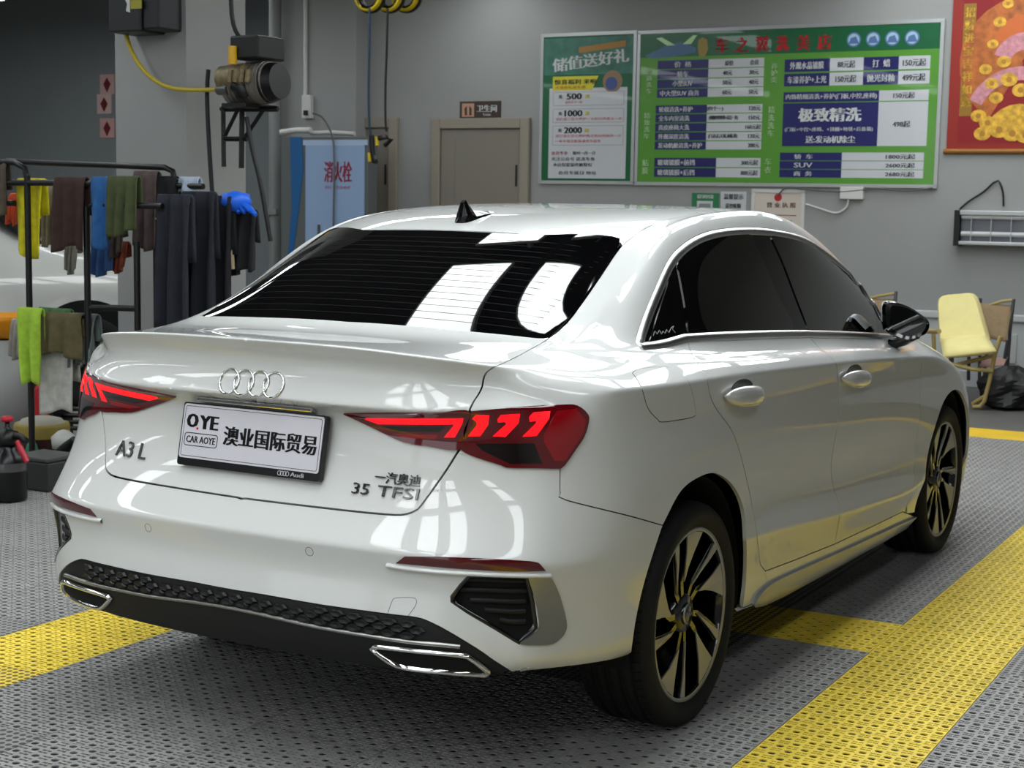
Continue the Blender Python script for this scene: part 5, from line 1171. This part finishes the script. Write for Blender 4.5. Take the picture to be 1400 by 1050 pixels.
# parked white car behind the rack
WC = place('parked_car', 'white car parked behind the towel rack at the left edge', 'car', (-5.25, 3.95, 0)); WC.rotation_euler = (0, 0, FR + math.radians(30))
W1 = mat('parked_white', (.74, .74, .72), rough=.3, coat=.8)
def sec(x, zt_, yw, zs_, yt):     # half section of the parked car: bottom, sill, belt, shoulder, top
    return [(x, 0 + yw, .28), (x, yw - .02, .62), (x, yw, zs_ - .12), (x, yw + .06, zs_), (x, yt, zt_), (x, .90, zt_ + .02)]
SX = [sec(.86, .62, .30, .56, .45), sec(.80, .82, .10, .74, .25), sec(.55, .97, .02, .86, .22), sec(.0, 1.05, 0, .92, .22), sec(-.45, 1.08, 0, .96, .20), sec(-1.0, 1.40, 0, .98, .34), sec(-1.4, 1.56, 0, .99, .32), sec(-2.4, 1.58, 0, 1.0, .32), sec(-3.1, 1.45, .02, 1.0, .36), sec(-3.5, 1.1, .10, .98, .30)]
V = [p for s_ in SX for p in s_] + [(p[0], 1.80 - p[1], p[2]) for s_ in SX for p in s_]; F = []
n_ = len(SX); k6 = 6
for h in (0, n_ * k6):
    for i in range(n_ - 1):
        for k in range(5):
            if h == 0 and i in (2, 3) and k == 0: continue
            F.append((h + i * k6 + k, h + i * k6 + k + 1, h + (i + 1) * k6 + k + 1, h + (i + 1) * k6 + k))
F += [tuple(range(6)) + tuple(range(n_ * k6 + 5, n_ * k6 - 1, -1))]
mb = MB(); mb.add(V, F, 0, True); bo = mb.build('body', W1, WC); md = bo.modifiers.new('s', 'SUBSURF'); md.levels = 2; md.render_levels = 2
mb = MB(); n = 20; WO = -.045; ring = [( .42 * math.cos(math.pi * k / n), .42 * math.sin(math.pi * k / n)) for k in range(n + 1)]
mb.add([(x, -.005, .34 + z) for x, z in ring] + [(x * 1.14, .0, .34 + z * 1.10) for x, z in ring] + [(x, .25, .34 + z) for x, z in ring], [(k, k + 1, n + 1 + k + 1, n + 1 + k) for k in range(n)], 0); mb.add([(x, -.006, .34 + z) for x, z in ring] + [(x, .25, .34 + z) for x, z in ring] , [(k, k + 1, n + 2 + k, n + 1 + k) for k in range(n)] + [tuple(range(n + 1))], 1); mb.v = [(x, y + WO, z) for x, y, z in mb.v]; mb.build('wheel_arch', [W1, DARKIN], WC)
mb = MB(); mb.lathe([(.0, .03), (.20, .02), (.22, .0), (.30, .0), (.335, .03), (.335, .2), (.3, .22)], 36, 'y', (0, -.06, .335)); mb.build('wheel', RUBBER, WC)
mb = MB()
for k in range(7): a = k * 2 * math.pi / 7; mb.tube([(.04 * math.cos(a), -.062, .335 + .04 * math.sin(a)), (.21 * math.cos(a), -.062, .335 + .21 * math.sin(a))], .022, 6)
mb.build('rim_spokes', STEEL, WC)
mb = MB(); mb.lathe([(.0, .03), (.20, .02), (.22, .0), (.30, .0), (.335, .03), (.335, .2), (.3, .22)], 36, 'y', (-2.7, -.02, .335)); mb.build('wheel', RUBBER, WC)
for xw in (0, -2.7): mb = MB(); mb.lathe([(.0, .22), (.30, .22), (.335, .2), (.335, .03), (.30, .0), (0, .0)], 28, 'y', (xw, 1.62, .335)); mb.build('wheel', RUBBER, WC)
mb = MB(); mb.add([(-.47, .30, 1.09), (-1.0, .40, 1.41), (-1.0, 1.40, 1.41), (-.47, 1.5, 1.09)], [(0, 1, 2, 3)]); mb.v = [(x + .02, y, z + .03) for x, y, z in mb.v]; mb.build('windscreen', GLASS, WC)
mb = MB(); mb.add([(-.75, .075, 1.05), (-1.1, .23, 1.38), (-1.9, .25, 1.47), (-1.9, .05, 1.05)], [(0, 1, 2, 3)]); mb.build('side_window', GLASS, WC)
mb = MB(); mb.lathe([(0, 0), (.05, .005), (.07, .03), (.07, .09), (.04, .12), (0, .125)], 16, 'y', (-.82, -.13, 1.07)); mb.build('wing_mirror', W1, WC)
mb = MB(); mb.tube(catmull([(.72, .05, .74), (.60, .01, .80), (.42, -.01, .82)], .05), [.03] * 6 if False else .028, 8); mb.build('headlight', mat('headlight_dark', (.10, .11, .12), rough=.1, coat=1.), WC)
# towel rack
YA, YB = 1.95, 2.35
RK = place('towel_rack', 'black tubular steel towel rack at the left edge', 'rack', (rp((42, 640), 2, 0).x, YA, 0)); A_ = Vector(RK['_at'])
def ra(px, y=YA): return rp(px, 1, y) - A_
def bar(nm, pts, y=YA, r=.016):
    mb = MB(); P = [ra(p, y) if len(p) == 2 else rp(p[:2], 1, p[2]) - A_ for p in pts]; mb.tube(P, r, 10); mb.build(nm, BLACKP, RK)
def drop(px, y, r=.017):
    p = ra(px, y); mb = MB(); mb.tube([p, (p.x, p.y, 0.)], r, 10); mb.build('post', BLACKP, RK)
bar('rail', [(-20, 221), (0, 222), (20, 222), (34, 230), (37, 245)]); bar('rail', [(8, 220), (60, 223), (150, 226), (225, 229), (236, 234), (240, 250)], YB)
bar('rail', [(10, 250), (60, 250), (126, 251)]); bar('rail', [(126, 251), (200, 253), (278, 255)], YB); bar('rail', [(122, 283), (126, 280), (160, 281), (222, 282)]); bar('rail', [(124, 421), (156, 421), (187, 422)]); bar('rail', [(-20, 278), (20, 278)])
drop((37, 240), YA); drop((118, 282), YA); drop((187, 330), YA); drop((213, 300), YB); drop((240, 245), YB)
bar('lower_rail', [(40, 430), (118, 432)])
mb = MB(); p0, p1 = ra((37, 240)), ra((240, 245), YB); mb.tube([(p0.x, p0.y, .06), (p1.x, p1.y, .06)], .015, 8); mb.build('foot_rail', BLACKP, RK)
# cloths on the rack
def cloth(name, label, cat, px0, px1, py0, py1, col, y=YA, back=.5, folds=3., amp=.018, taper=0., skew=0., ragged=.02, seed=0, group='cloths on the towel rack', th=.007, band=None):
    rnd = random.Random(seed); L = rp((px0, py0), 1, y); R2 = rp((px1, py0), 1, y); w = R2.x - L.x; H = L.z - rp((px0, py1), 1, y).z
    nu, nv = 14, 16; V = []; F = []; ph = rnd.random() * 6
    rows_ = [(-back * H * (1 - k / 5), .022 + .01 * (1 - k / 5)) for k in range(6)] + [(.012, .012), (.018, 0), (.012, -.012)] + [(-H * k / nv, -.022 - .012 * k / nv) for k in range(1, nv + 1)]
    for j, (dz, dy) in enumerate(rows_):
        fr = max(0., -dz / H)
        for i in range(nu + 1):
            u = i / nu; wob = math.sin(u * folds * 2 * math.pi + ph) * amp * min(1, .25 + fr * 1.2) + math.sin(u * folds * 4.3 + ph * 2) * amp * .4 * fr
            xx = L.x + w * (.5 + (u - .5) * (1 - taper * fr)) + skew * fr; rag = ragged * math.sin(u * 5 + ph) * fr * fr
            V.append((xx, y + dy + (wob if dy < 0 else -wob * .3), L.z + .0 + dz + rag))
    nr_ = len(rows_)
    for j in range(nr_ - 1):
        for i in range(nu): F.append((j * (nu + 1) + i, j * (nu + 1) + i + 1, (j + 1) * (nu + 1) + i + 1, (j + 1) * (nu + 1) + i))
    mb = MB(); mb.add(V, F, 0, True); o = one(name, label, cat, mb, mat('cloth_' + name + str(seed), col, rough=.9, noise=.18, nscale=22, bump=.3, bscale=260), group)
    md = o.modifiers.new('t', 'SOLIDIFY'); md.thickness = th; return o
cloth('towel', 'taupe towel at the far left end of the rack', 'towel', -14, 11, 226, 290, (.34, .30, .26), seed=1)
cloth('orange_cloth', 'orange cloth peeking out left of the yellow towel', 'cloth', 16, 27, 268, 305, (.72, .28, .14), seed=2, y=YB)
cloth('towel', 'bright yellow towel hanging long on the rack', 'towel', 25, 61, 248, 348, (.82, .78, .12), seed=3, back=.45, folds=1.5, taper=.06, y=YA + .07)
cloth('towel', 'yellow folded towel with dark hem behind the long yellow one', 'towel', 41, 65, 250, 294, (.78, .74, .14), seed=4, y=YB)
cloth('towel', 'cream towel between yellow and brown ones', 'towel', 62, 86, 253, 333, (.55, .51, .44), seed=5, y=YB - .1)
cloth('towel', 'dark brown towel next to the cream one', 'towel', 78, 119, 246, 340, (.23, .16, .14), seed=6, folds=2.2)
cloth('towel', 'pale grey rag hanging below the dark brown towel', 'towel', 92, 110, 320, 370, (.58, .57, .54), seed=7, y=YB - .1, taper=.4)
cloth('towel', 'blue towel with light edges on the rack', 'towel', 127, 150, 246, 336, (.16, .36, .58), seed=8, folds=1.4)
cloth('towel', 'denim blue cloth hanging below the blue towel', 'towel', 128, 157, 330, 373, (.18, .30, .48), seed=9, y=YB - .1)
cloth('towel', 'olive green towel right of the blue one', 'towel', 150, 190, 245, 319, (.27, .30, .18), seed=10, folds=3)
cloth('towel', 'brown towel hanging under the olive one', 'towel', 152, 170, 300, 348, (.30, .25, .22), seed=11, y=YB - .08)
cloth('orange_cloth', 'rust coloured rag hanging lowest under the brown towel', 'cloth', 158, 176, 334, 369, (.50, .24, .16), seed=12, y=YB - .05, taper=.3)
cloth('towel', 'mauve brown towel at the right end of the upper rail', 'towel', 184, 217, 238, 338, (.33, .28, .27), seed=13, y=YB - .02, folds=2.4)
cloth('dark_jacket', 'black jacket hanging behind the mauve towel', 'jacket', 208, 243, 245, 300, (.09, .09, .10), seed=14, y=YB, folds=2)
cloth('pale_blue_cloth', 'pale blue cloth lying over the end of the rail', 'cloth', 240, 273, 246, 264, (.66, .71, .78), seed=15, y=YB + .02, folds=1.5)
cloth('navy_coat', 'long navy coat nearest the blue towels', 'coat', 216, 262, 270, 446, (.13, .14, .18), seed=16, folds=2.6, amp=.035, y=YA + .05, group='navy coats on the rack', th=.02)
cloth('navy_coat', 'long dark navy coat in the middle of the three coats', 'coat', 250, 294, 266, 440, (.10, .11, .15), seed=17, folds=2.2, amp=.04, y=YA + .22, group='navy coats on the rack', th=.02)
cloth('navy_coat', 'blackish coat on the right of the three coats', 'coat', 288, 318, 272, 420, (.08, .08, .11), seed=18, folds=1.6, amp=.035, y=YA + .34, group='navy coats on the rack', th=.02)
cloth('dark_trousers', 'black trousers hanging below the blue gloves', 'trousers', 314, 350, 290, 372, (.10, .10, .12), seed=19, folds=2, amp=.03, y=YA + .45, th=.02)
mb = MB(); mb.tube(catmull([rp(p, 1, YA + .36) for p in [(300, 272), (307, 285), (312, 305), (316, 330), (318, 368)]], .05), .012, 8); one('cream_strap', 'cream strap hanging between the coats and the trousers', 'strap', mb, mat('strap_cream', (.66, .60, .48), rough=.8))
mb = MB()
c = rp((322, 277), 1, YA + .40); mb.lathe([(0, -.05), (.06, -.045), (.085, 0), (.07, .045), (0, .06)], 16, 'z', c)
for px in ((318, 290), (326, 291), (334, 291), (342, 289), (350, 294)): e_ = rp(px, 1, YA + .36); mb.tube([c + (e_ - c) * .35, c + (e_ - c) * .7 + Vector((0, 0, .012)), e_], [.020, .017, .010], 8)
one('rubber_gloves', 'bright blue rubber gloves lying over the trousers', 'gloves', mb, mat('glove_blue', (.08, .38, .86), rough=.45))
b3 = 'cloths on the lower rail'
cloth('lime_cloth', 'lime green cloth hanging on the lower rail', 'cloth', 28, 58, 424, 520, (.62, .76, .24), seed=20, y=YA - .05, amp=.03, folds=1.3, taper=.5, skew=.03, group=b3)
cloth('green_cloth', 'dark green cloth bunched over the lower rail', 'cloth', 54, 98, 424, 448, (.28, .42, .26), seed=21, amp=.04, y=YA + .06, group=b3)
cloth('towel', 'khaki towel over the lower rail', 'towel', 58, 112, 430, 484, (.36, .33, .22), seed=22, amp=.03, folds=2.4, group=b3, y=YA - .02)
cloth('towel', 'slate grey towel at the right of the lower rail', 'towel', 104, 134, 432, 498, (.38, .42, .42), seed=23, amp=.03, group=b3, y=YA + .05)
cloth('towel', 'white towel hanging lowest under the khaki one', 'towel', 60, 104, 478, 560, (.72, .71, .68), seed=24, folds=1.2, amp=.012, group=b3, y=YA + .03)
cloth('towel', 'grey white towel left of the lime cloth', 'towel', 18, 34, 440, 486, (.60, .58, .55), seed=25, group=b3, y=YA + .1)
# basin on a stand at the left edge
c = rp((8, 463), 1, 2.9); mb = MB(); mb.lathe([(.0, .0), (.10, .0), (.17, .03), (.21, .12), (.215, .15), (.20, .15), (.15, .05), (0, .03)], 28, 'z', (c.x, 2.9, c.z)); one('basin', 'orange yellow plastic basin at the left edge', 'basin', mb, mat('basin_orange', (.86, .56, .05), rough=.4))
mb = MB(); mb.lathe([(0, 0), (.13, 0), (.15, c.z), (.12, c.z), (.11, .02), (0, .02)], 24, 'z', (c.x, 2.9, 0)); one('white_bucket', 'tall white bin under the orange basin', 'bin', mb, mat('bucket_white', (.62, .63, .62), rough=.5))
# things on the floor below the rack
def ground(px): return rp(px, 2, 0)
g = ground((12, 684)); SP = place('pump_sprayer', 'black pump sprayer with red knob on the floor at the left edge', 'sprayer', g)
mb = MB(); mb.lathe([(0, 0), (.082, 0), (.088, .015), (.088, .15), (.085, .19), (.07, .23), (.045, .25), (.04, .27)], 28); mb.build('tank', mat('sprayer_black', (.035, .037, .045), rough=.3), SP)
mb = MB(); mb.lathe([(.0, .27), (.05, .27), (.055, .30), (.05, .335), (.02, .345), (.012, .36), (.012, .385), (0, .385)], 20); mb.build('pump_head', BLACKP, SP)
mb = MB(); mb.lathe([(0, .385), (.026, .385), (.03, .395), (.026, .41), (0, .412)], 18); mb.build('knob', mat('knob_red', (.70, .10, .18), rough=.4), SP)
mb = MB(); mb.tube([(.03, 0, .32), (.09, 0, .32), (.125, 0, .30)], .016, 8); mb.build('spout', BLACKP, SP); mb = MB(); mb.tube([(.085, -.02, .30), (.11, -.02, .26), (.15, -.02, .205)], [.012, .016, .013], 8); mb.build('trigger', MATS['knob_red'], SP); mb = MB(); mb.lathe([(.0885, .15), (.087, .185), (.086, .19)], 28); mb.build('clear_band', mat('band_grey', (.3, .3, .3), rough=.1), SP)
def jar(name, label, cat, px, prof, m, parts=(), n=24):
    o = place(name, label, cat, ground(px)); mb = MB(); mb.lathe(prof, n); mb.build('body', m, o)
    for nm, pr, m2 in parts: q = MB(); q.lathe(pr, n); q.build(nm, m2, o)
    return o
g = ground((58, 666)); o = place('tool_box', 'low grey plastic box behind the sprayer', 'box', g); mb = MB(); mb.box((-.11, -.10, 0), (.14, .12, .15), bev=.012); mb.build('case', mat('tool_box_grey', (.20, .20, .20), rough=.5), o); mb = MB(); mb.box((-.115, -.105, .15), (.145, .125, .17), bev=.006); mb.build('lid', mat('tool_box_lid', (.26, .26, .26), rough=.5), o)
o = jar('wax_tub', 'round yellow tub with a rag on it beside the rack post', 'tub', (58, 630), [(0, 0), (.13, 0), (.145, .12), (.15, .14)], mat('tub_brown', (.23, .13, .10), rough=.5), [('rim', [(.15, .14), (.152, .20), (.146, .215), (0, .215)], mat('tub_yellow', (.55, .48, .20), rough=.5)), ('rag', [(0, .25), (.06, .248), (.11, .235), (.125, .215)], mat('rag_pale', (.62, .60, .55), rough=.9))])
jar('bottle', 'green and white spray bottle in front of the yellow tub', 'bottle', (44, 640), [(0, 0), (.030, 0), (.034, .02), (.034, .10), (.026, .13), (.012, .15), (.012, .17), (0, .17)], mat('bottle_green', (.16, .45, .36), rough=.35), [('cap', [(.014, .16), (.014, .185), (0, .19)], WHITE)], 14)
jar('bottle', 'small red bottle standing in the red bucket corner', 'bottle', (80, 641), [(0, 0), (.04, 0), (.042, .03), (.04, .055), (0, .06)], mat('bottle_red', (.62, .10, .14), rough=.35), (), 14)
o = place('spray_gun', 'black and white foam gun lying beside the grey box', 'spray gun', ground((84, 650))); mb = MB(); mb.tube([(-.13, 0, .03), (-.05, 0, .10), (.05, 0, .16), (.10, 0, .20)], [.02, .025, .03, .022], 10); mb.build('barrel', BLACKP, o); mb = MB(); mb.tube([(.0, 0, .0), (.01, 0, .12)], [.045, .05], 12); mb.build('grip', BLACKP, o); mb = MB(); mb.lathe([(0, .0), (.06, 0), (.065, .06), (.03, .09), (0, .1)], 14, 'z', (-.02, .04, .14)); mb.build('cup', mat('cup_white', (.70, .70, .68), rough=.4), o)
jar('white_jug', 'white plastic jug half hidden by the rear bumper', 'jug', (106, 660), [(0, 0), (.055, 0), (.062, .02), (.062, .12), (.05, .15), (.02, .17), (.018, .19), (0, .19)], mat('jug_white', (.68, .70, .70), rough=.35), [('cap', [(.02, .18), (.02, .20), (0, .205)], WHITE)], 18)
o = place('squeegee_rack', 'black rack of long brushes lying behind the tub', 'brushes', ground((92, 612)))
for k in range(4): mb = MB(); mb.tube([(-.16, .03 * k, .10 + .035 * k), (.22, .03 * k + .02, .13 + .035 * k)], .013, 8); mb.build('brush', BLACKP, o)
mb = MB(); mb.box((-.12, -.02, 0), (-.09, .14, .22)); mb.box((.16, -.02, 0), (.19, .14, .25)); mb.build('support', BLACKP, o)
jar('red_can', 'red can behind the white towel', 'can', (64, 600), [(0, 0), (.07, 0), (.075, .03), (.07, .30), (.04, .36), (0, .37)], mat('can_red', (.66, .08, .10), rough=.4), (), 18)
# ------------------------------------------------------------------ right side: folding chairs and a bag by the wall
CANVAS = mat('canvas_khaki', (.52, .44, .33), rough=.9, noise=.1, nscale=30); PADY = mat('pad_yellow', (.87, .82, .56), rough=.7, noise=.05, nscale=8); FRB = mat('frame_beige', (.66, .58, .36), rough=.4); FRG = mat('frame_grey', (.28, .28, .29), rough=.4, metal=.5)
def pm(px, y): return rp(px, 1, y)
def tubes(o, nm, paths, r, m):
    A0 = Vector(o['_at'])
    for P in paths:
        mb = MB(); mb.tube([pm(p[:2], p[2]) - A0 for p in P], r, 8); mb.build(nm, m, o)
def pad(o, nm, quad, th, m, bulge=.02):
    """cushion from four photo corners with depths"""
    A0 = Vector(o['_at']); q = [pm(p[:2], p[2]) - A0 for p in quad]; n = (q[1] - q[0]).cross(q[3] - q[0]).normalized()
    N = 8; V = []; F = []
    for sgn in (1, -1):
        for j in range(N + 1):
            for i in range(N + 1):
                u, v = i / N, j / N; p = (q[0] * (1 - u) + q[1] * u) * (1 - v) + (q[3] * (1 - u) + q[2] * u) * v
                e = (1 - abs(2 * u - 1) ** 6) * (1 - abs(2 * v - 1) ** 6); V.append(p + n * sgn * (th * .5 * (.25 + .75 * e) + bulge * e * .3))
    M_ = (N + 1) ** 2
    for h in (0, M_):
        for j in range(N):
            for i in range(N): F.append((h + j * (N + 1) + i, h + j * (N + 1) + i + 1, h + (j + 1) * (N + 1) + i + 1, h + (j + 1) * (N + 1) + i))
    per = [i for i in range(N + 1)] + [(j + 1) * (N + 1) - 1 for j in range(1, N + 1)] + [M_ - 1 - i for i in range(1, N + 1)] + [(N - j) * (N + 1) for j in range(1, N)]
    for a, b in zip(per, per[1:] + per[:1]): F.append((a, b, b + M_, a + M_))
    mb = MB(); mb.add(V, F, 0, True); return mb.build(nm, m, o)
Y0 = 7.75
c = place('folding_chair', 'pale yellow padded folding chair with beige tube frame by the wall', 'chair', (pm((1325, 556), Y0).x, Y0, 0))
A0 = Vector(c['_at']); OUTL = [(1285,470),(1283,440),(1282,415),(1285,407),(1293,403.5),(1310,402),(1324,401),(1332,404),(1337,412),(1343,432),(1352,464)]
front = [pm(p, 7.95 + .20 * (468 - p[1]) / 66) - A0 for p in catmull([(a, b, 0) for a, b in OUTL], 4)]; kk = len(front); cc = sum(front, Vector()) / kk
mb = MB(); mb.add(front + [cc + (p - cc) * .92 + Vector((0, -.03, .01)) for p in front] + [p + Vector((0, .05, 0)) for p in front], [(i, (i + 1) % kk, kk + (i + 1) % kk, kk + i) for i in range(kk)] + [(i, (i + 1) % kk, 2 * kk + (i + 1) % kk, 2 * kk + i) for i in range(kk)] + [tuple(range(kk, 2 * kk)), tuple(range(2 * kk, 3 * kk))], 0, False); mb.build('backrest', PADY, c)
pad(c, 'seat', [(1284, 464, 7.95), (1350, 460, 7.95), (1362, 480, 7.55), (1290, 488, 7.55)], .06, PADY, .04)
tubes(c, 'leg', [[(1368, 460, 7.7), (1360, 485, 7.7), (1353, 520, 7.7), (1346, 548, 7.7), (1340, 556, 7.7), (1330, 556, 7.7)], [(1346, 542, 7.7), (1330, 552, 7.75)], [(1276, 452, 8.0), (1278, 500, 8.0), (1276, 552, 8.0)]], .016, FRB)
tubes(c, 'seat_rail', [[(1290, 495, 7.6), (1330, 505, 7.6), (1357, 507, 7.68)], [(1280, 505, 7.9), (1310, 498, 7.8), (1360, 486, 7.7)]], .015, FRB)
tubes(c, 'armrest', [[(1268, 453, 8.0), (1284, 453, 7.7)]], .018, FRB)
c = place('sling_chair', 'khaki canvas folding chair with dark posts at the right edge', 'chair', (pm((1380, 540), 8.3).x, 8.3, 0))
pad(c, 'canvas_back', [(1338, 414, 8.5), (1384, 418, 8.5), (1376, 468, 8.3), (1350, 462, 8.3)], .012, CANVAS, .0)
tubes(c, 'post', [[(1386, 409, 8.5), (1381, 450, 8.45), (1376, 520, 8.4), (1374, 541, 8.4)], [(1378, 465, 8.2), (1372, 500, 8.2), (1370, 546, 8.2)], [(1352, 462, 8.5), (1347, 500, 8.4), (1343, 542, 8.4)]], .014, FRG)
tubes(c, 'top_rail', [[(1352, 418, 8.5), (1370, 412, 8.5), (1386, 410, 8.5)]], .012, FRB); pad(c, 'seat', [(1345, 490, 8.3), (1378, 488, 8.3), (1372, 500, 7.95), (1338, 502, 7.95)], .02, mat('canvas_pink', (.60, .48, .44), rough=.9), .0)
c = place('sling_chair', 'khaki canvas folding chair mostly hidden behind the door mirror', 'chair', (pm((1210, 520), 8.3).x, 8.3, 0))
pad(c, 'canvas_back', [(1180, 408, 8.5), (1224, 409, 8.5), (1220, 455, 8.3), (1176, 455, 8.3)], .012, CANVAS, .0); tubes(c, 'post', [[(1225, 399, 8.5), (1222, 440, 8.4), (1219, 530, 8.4)], [(1176, 404, 8.5), (1174, 440, 8.4), (1172, 530, 8.4)]], .014, FRG); tubes(c, 'top_rail', [[(1178, 412, 8.5), (1200, 405, 8.5), (1225, 401, 8.5)]], .012, FRB)
c = place('sling_chair', 'dark framed folding chair behind the yellow padded chair', 'chair', (pm((1302, 530), 8.65).x, 8.65, 0))
pad(c, 'canvas_back', [(1296, 406, 8.8), (1336, 410, 8.8), (1336, 455, 8.7), (1296, 455, 8.7)], .012, CANVAS, .0); tubes(c, 'post', [[(1301, 402, 8.8), (1300, 450, 8.75), (1299, 528, 8.75)], [(1325, 470, 8.6), (1324, 520, 8.6)], [(1302, 480, 8.5), (1301, 526, 8.5)], [(1340, 408, 8.8), (1339, 526, 8.75)]], .014, FRG)
# black bag
g = rp((1384, 556), 2, 0); mb = MB(); rnd = random.Random(4); V = []; NU, NV = 24, 10
for j in range(NV + 1):
    t = j / NV; rr = (.19 * (1 - (2 * t - .75) ** 4 * .35) if t < .95 else .05) * (1 if j else .75)
    for i in range(NU):
        a = 2 * math.pi * i / NU; k_ = 1 + .13 * math.sin(3 * a + t * 5) + .08 * math.sin(7 * a - t * 9) + .05 * (rnd.random() - .5); V.append((g.x + math.cos(a) * rr * k_ * 1.15, g.y - .12 + math.sin(a) * rr * k_, .30 * t * (1 + .08 * math.sin(2 * a))))
F = [(j * NU + i, j * NU + (i + 1) % NU, (j + 1) * NU + (i + 1) % NU, (j + 1) * NU + i) for j in range(NV) for i in range(NU)] + [tuple(range(NV * NU, (NV + 1) * NU)), tuple(range(NU))]
mb.add(V, F, 0, False); one('garbage_bag', 'crumpled black plastic bag on the floor by the chairs', 'bag', mb, mat('bag_black', (.05, .05, .055), rough=.55))
mb = MB(); mb.tube(catmull([rp(p, 2, .015) for p in [(1382, 548), (1390, 553), (1400, 555), (1415, 552)]], .05), .014, 8); one('floor_hose', 'grey hose lying on the floor beside the black bag', 'hose', mb, mat('hose_grey', (.40, .40, .38), rough=.5))
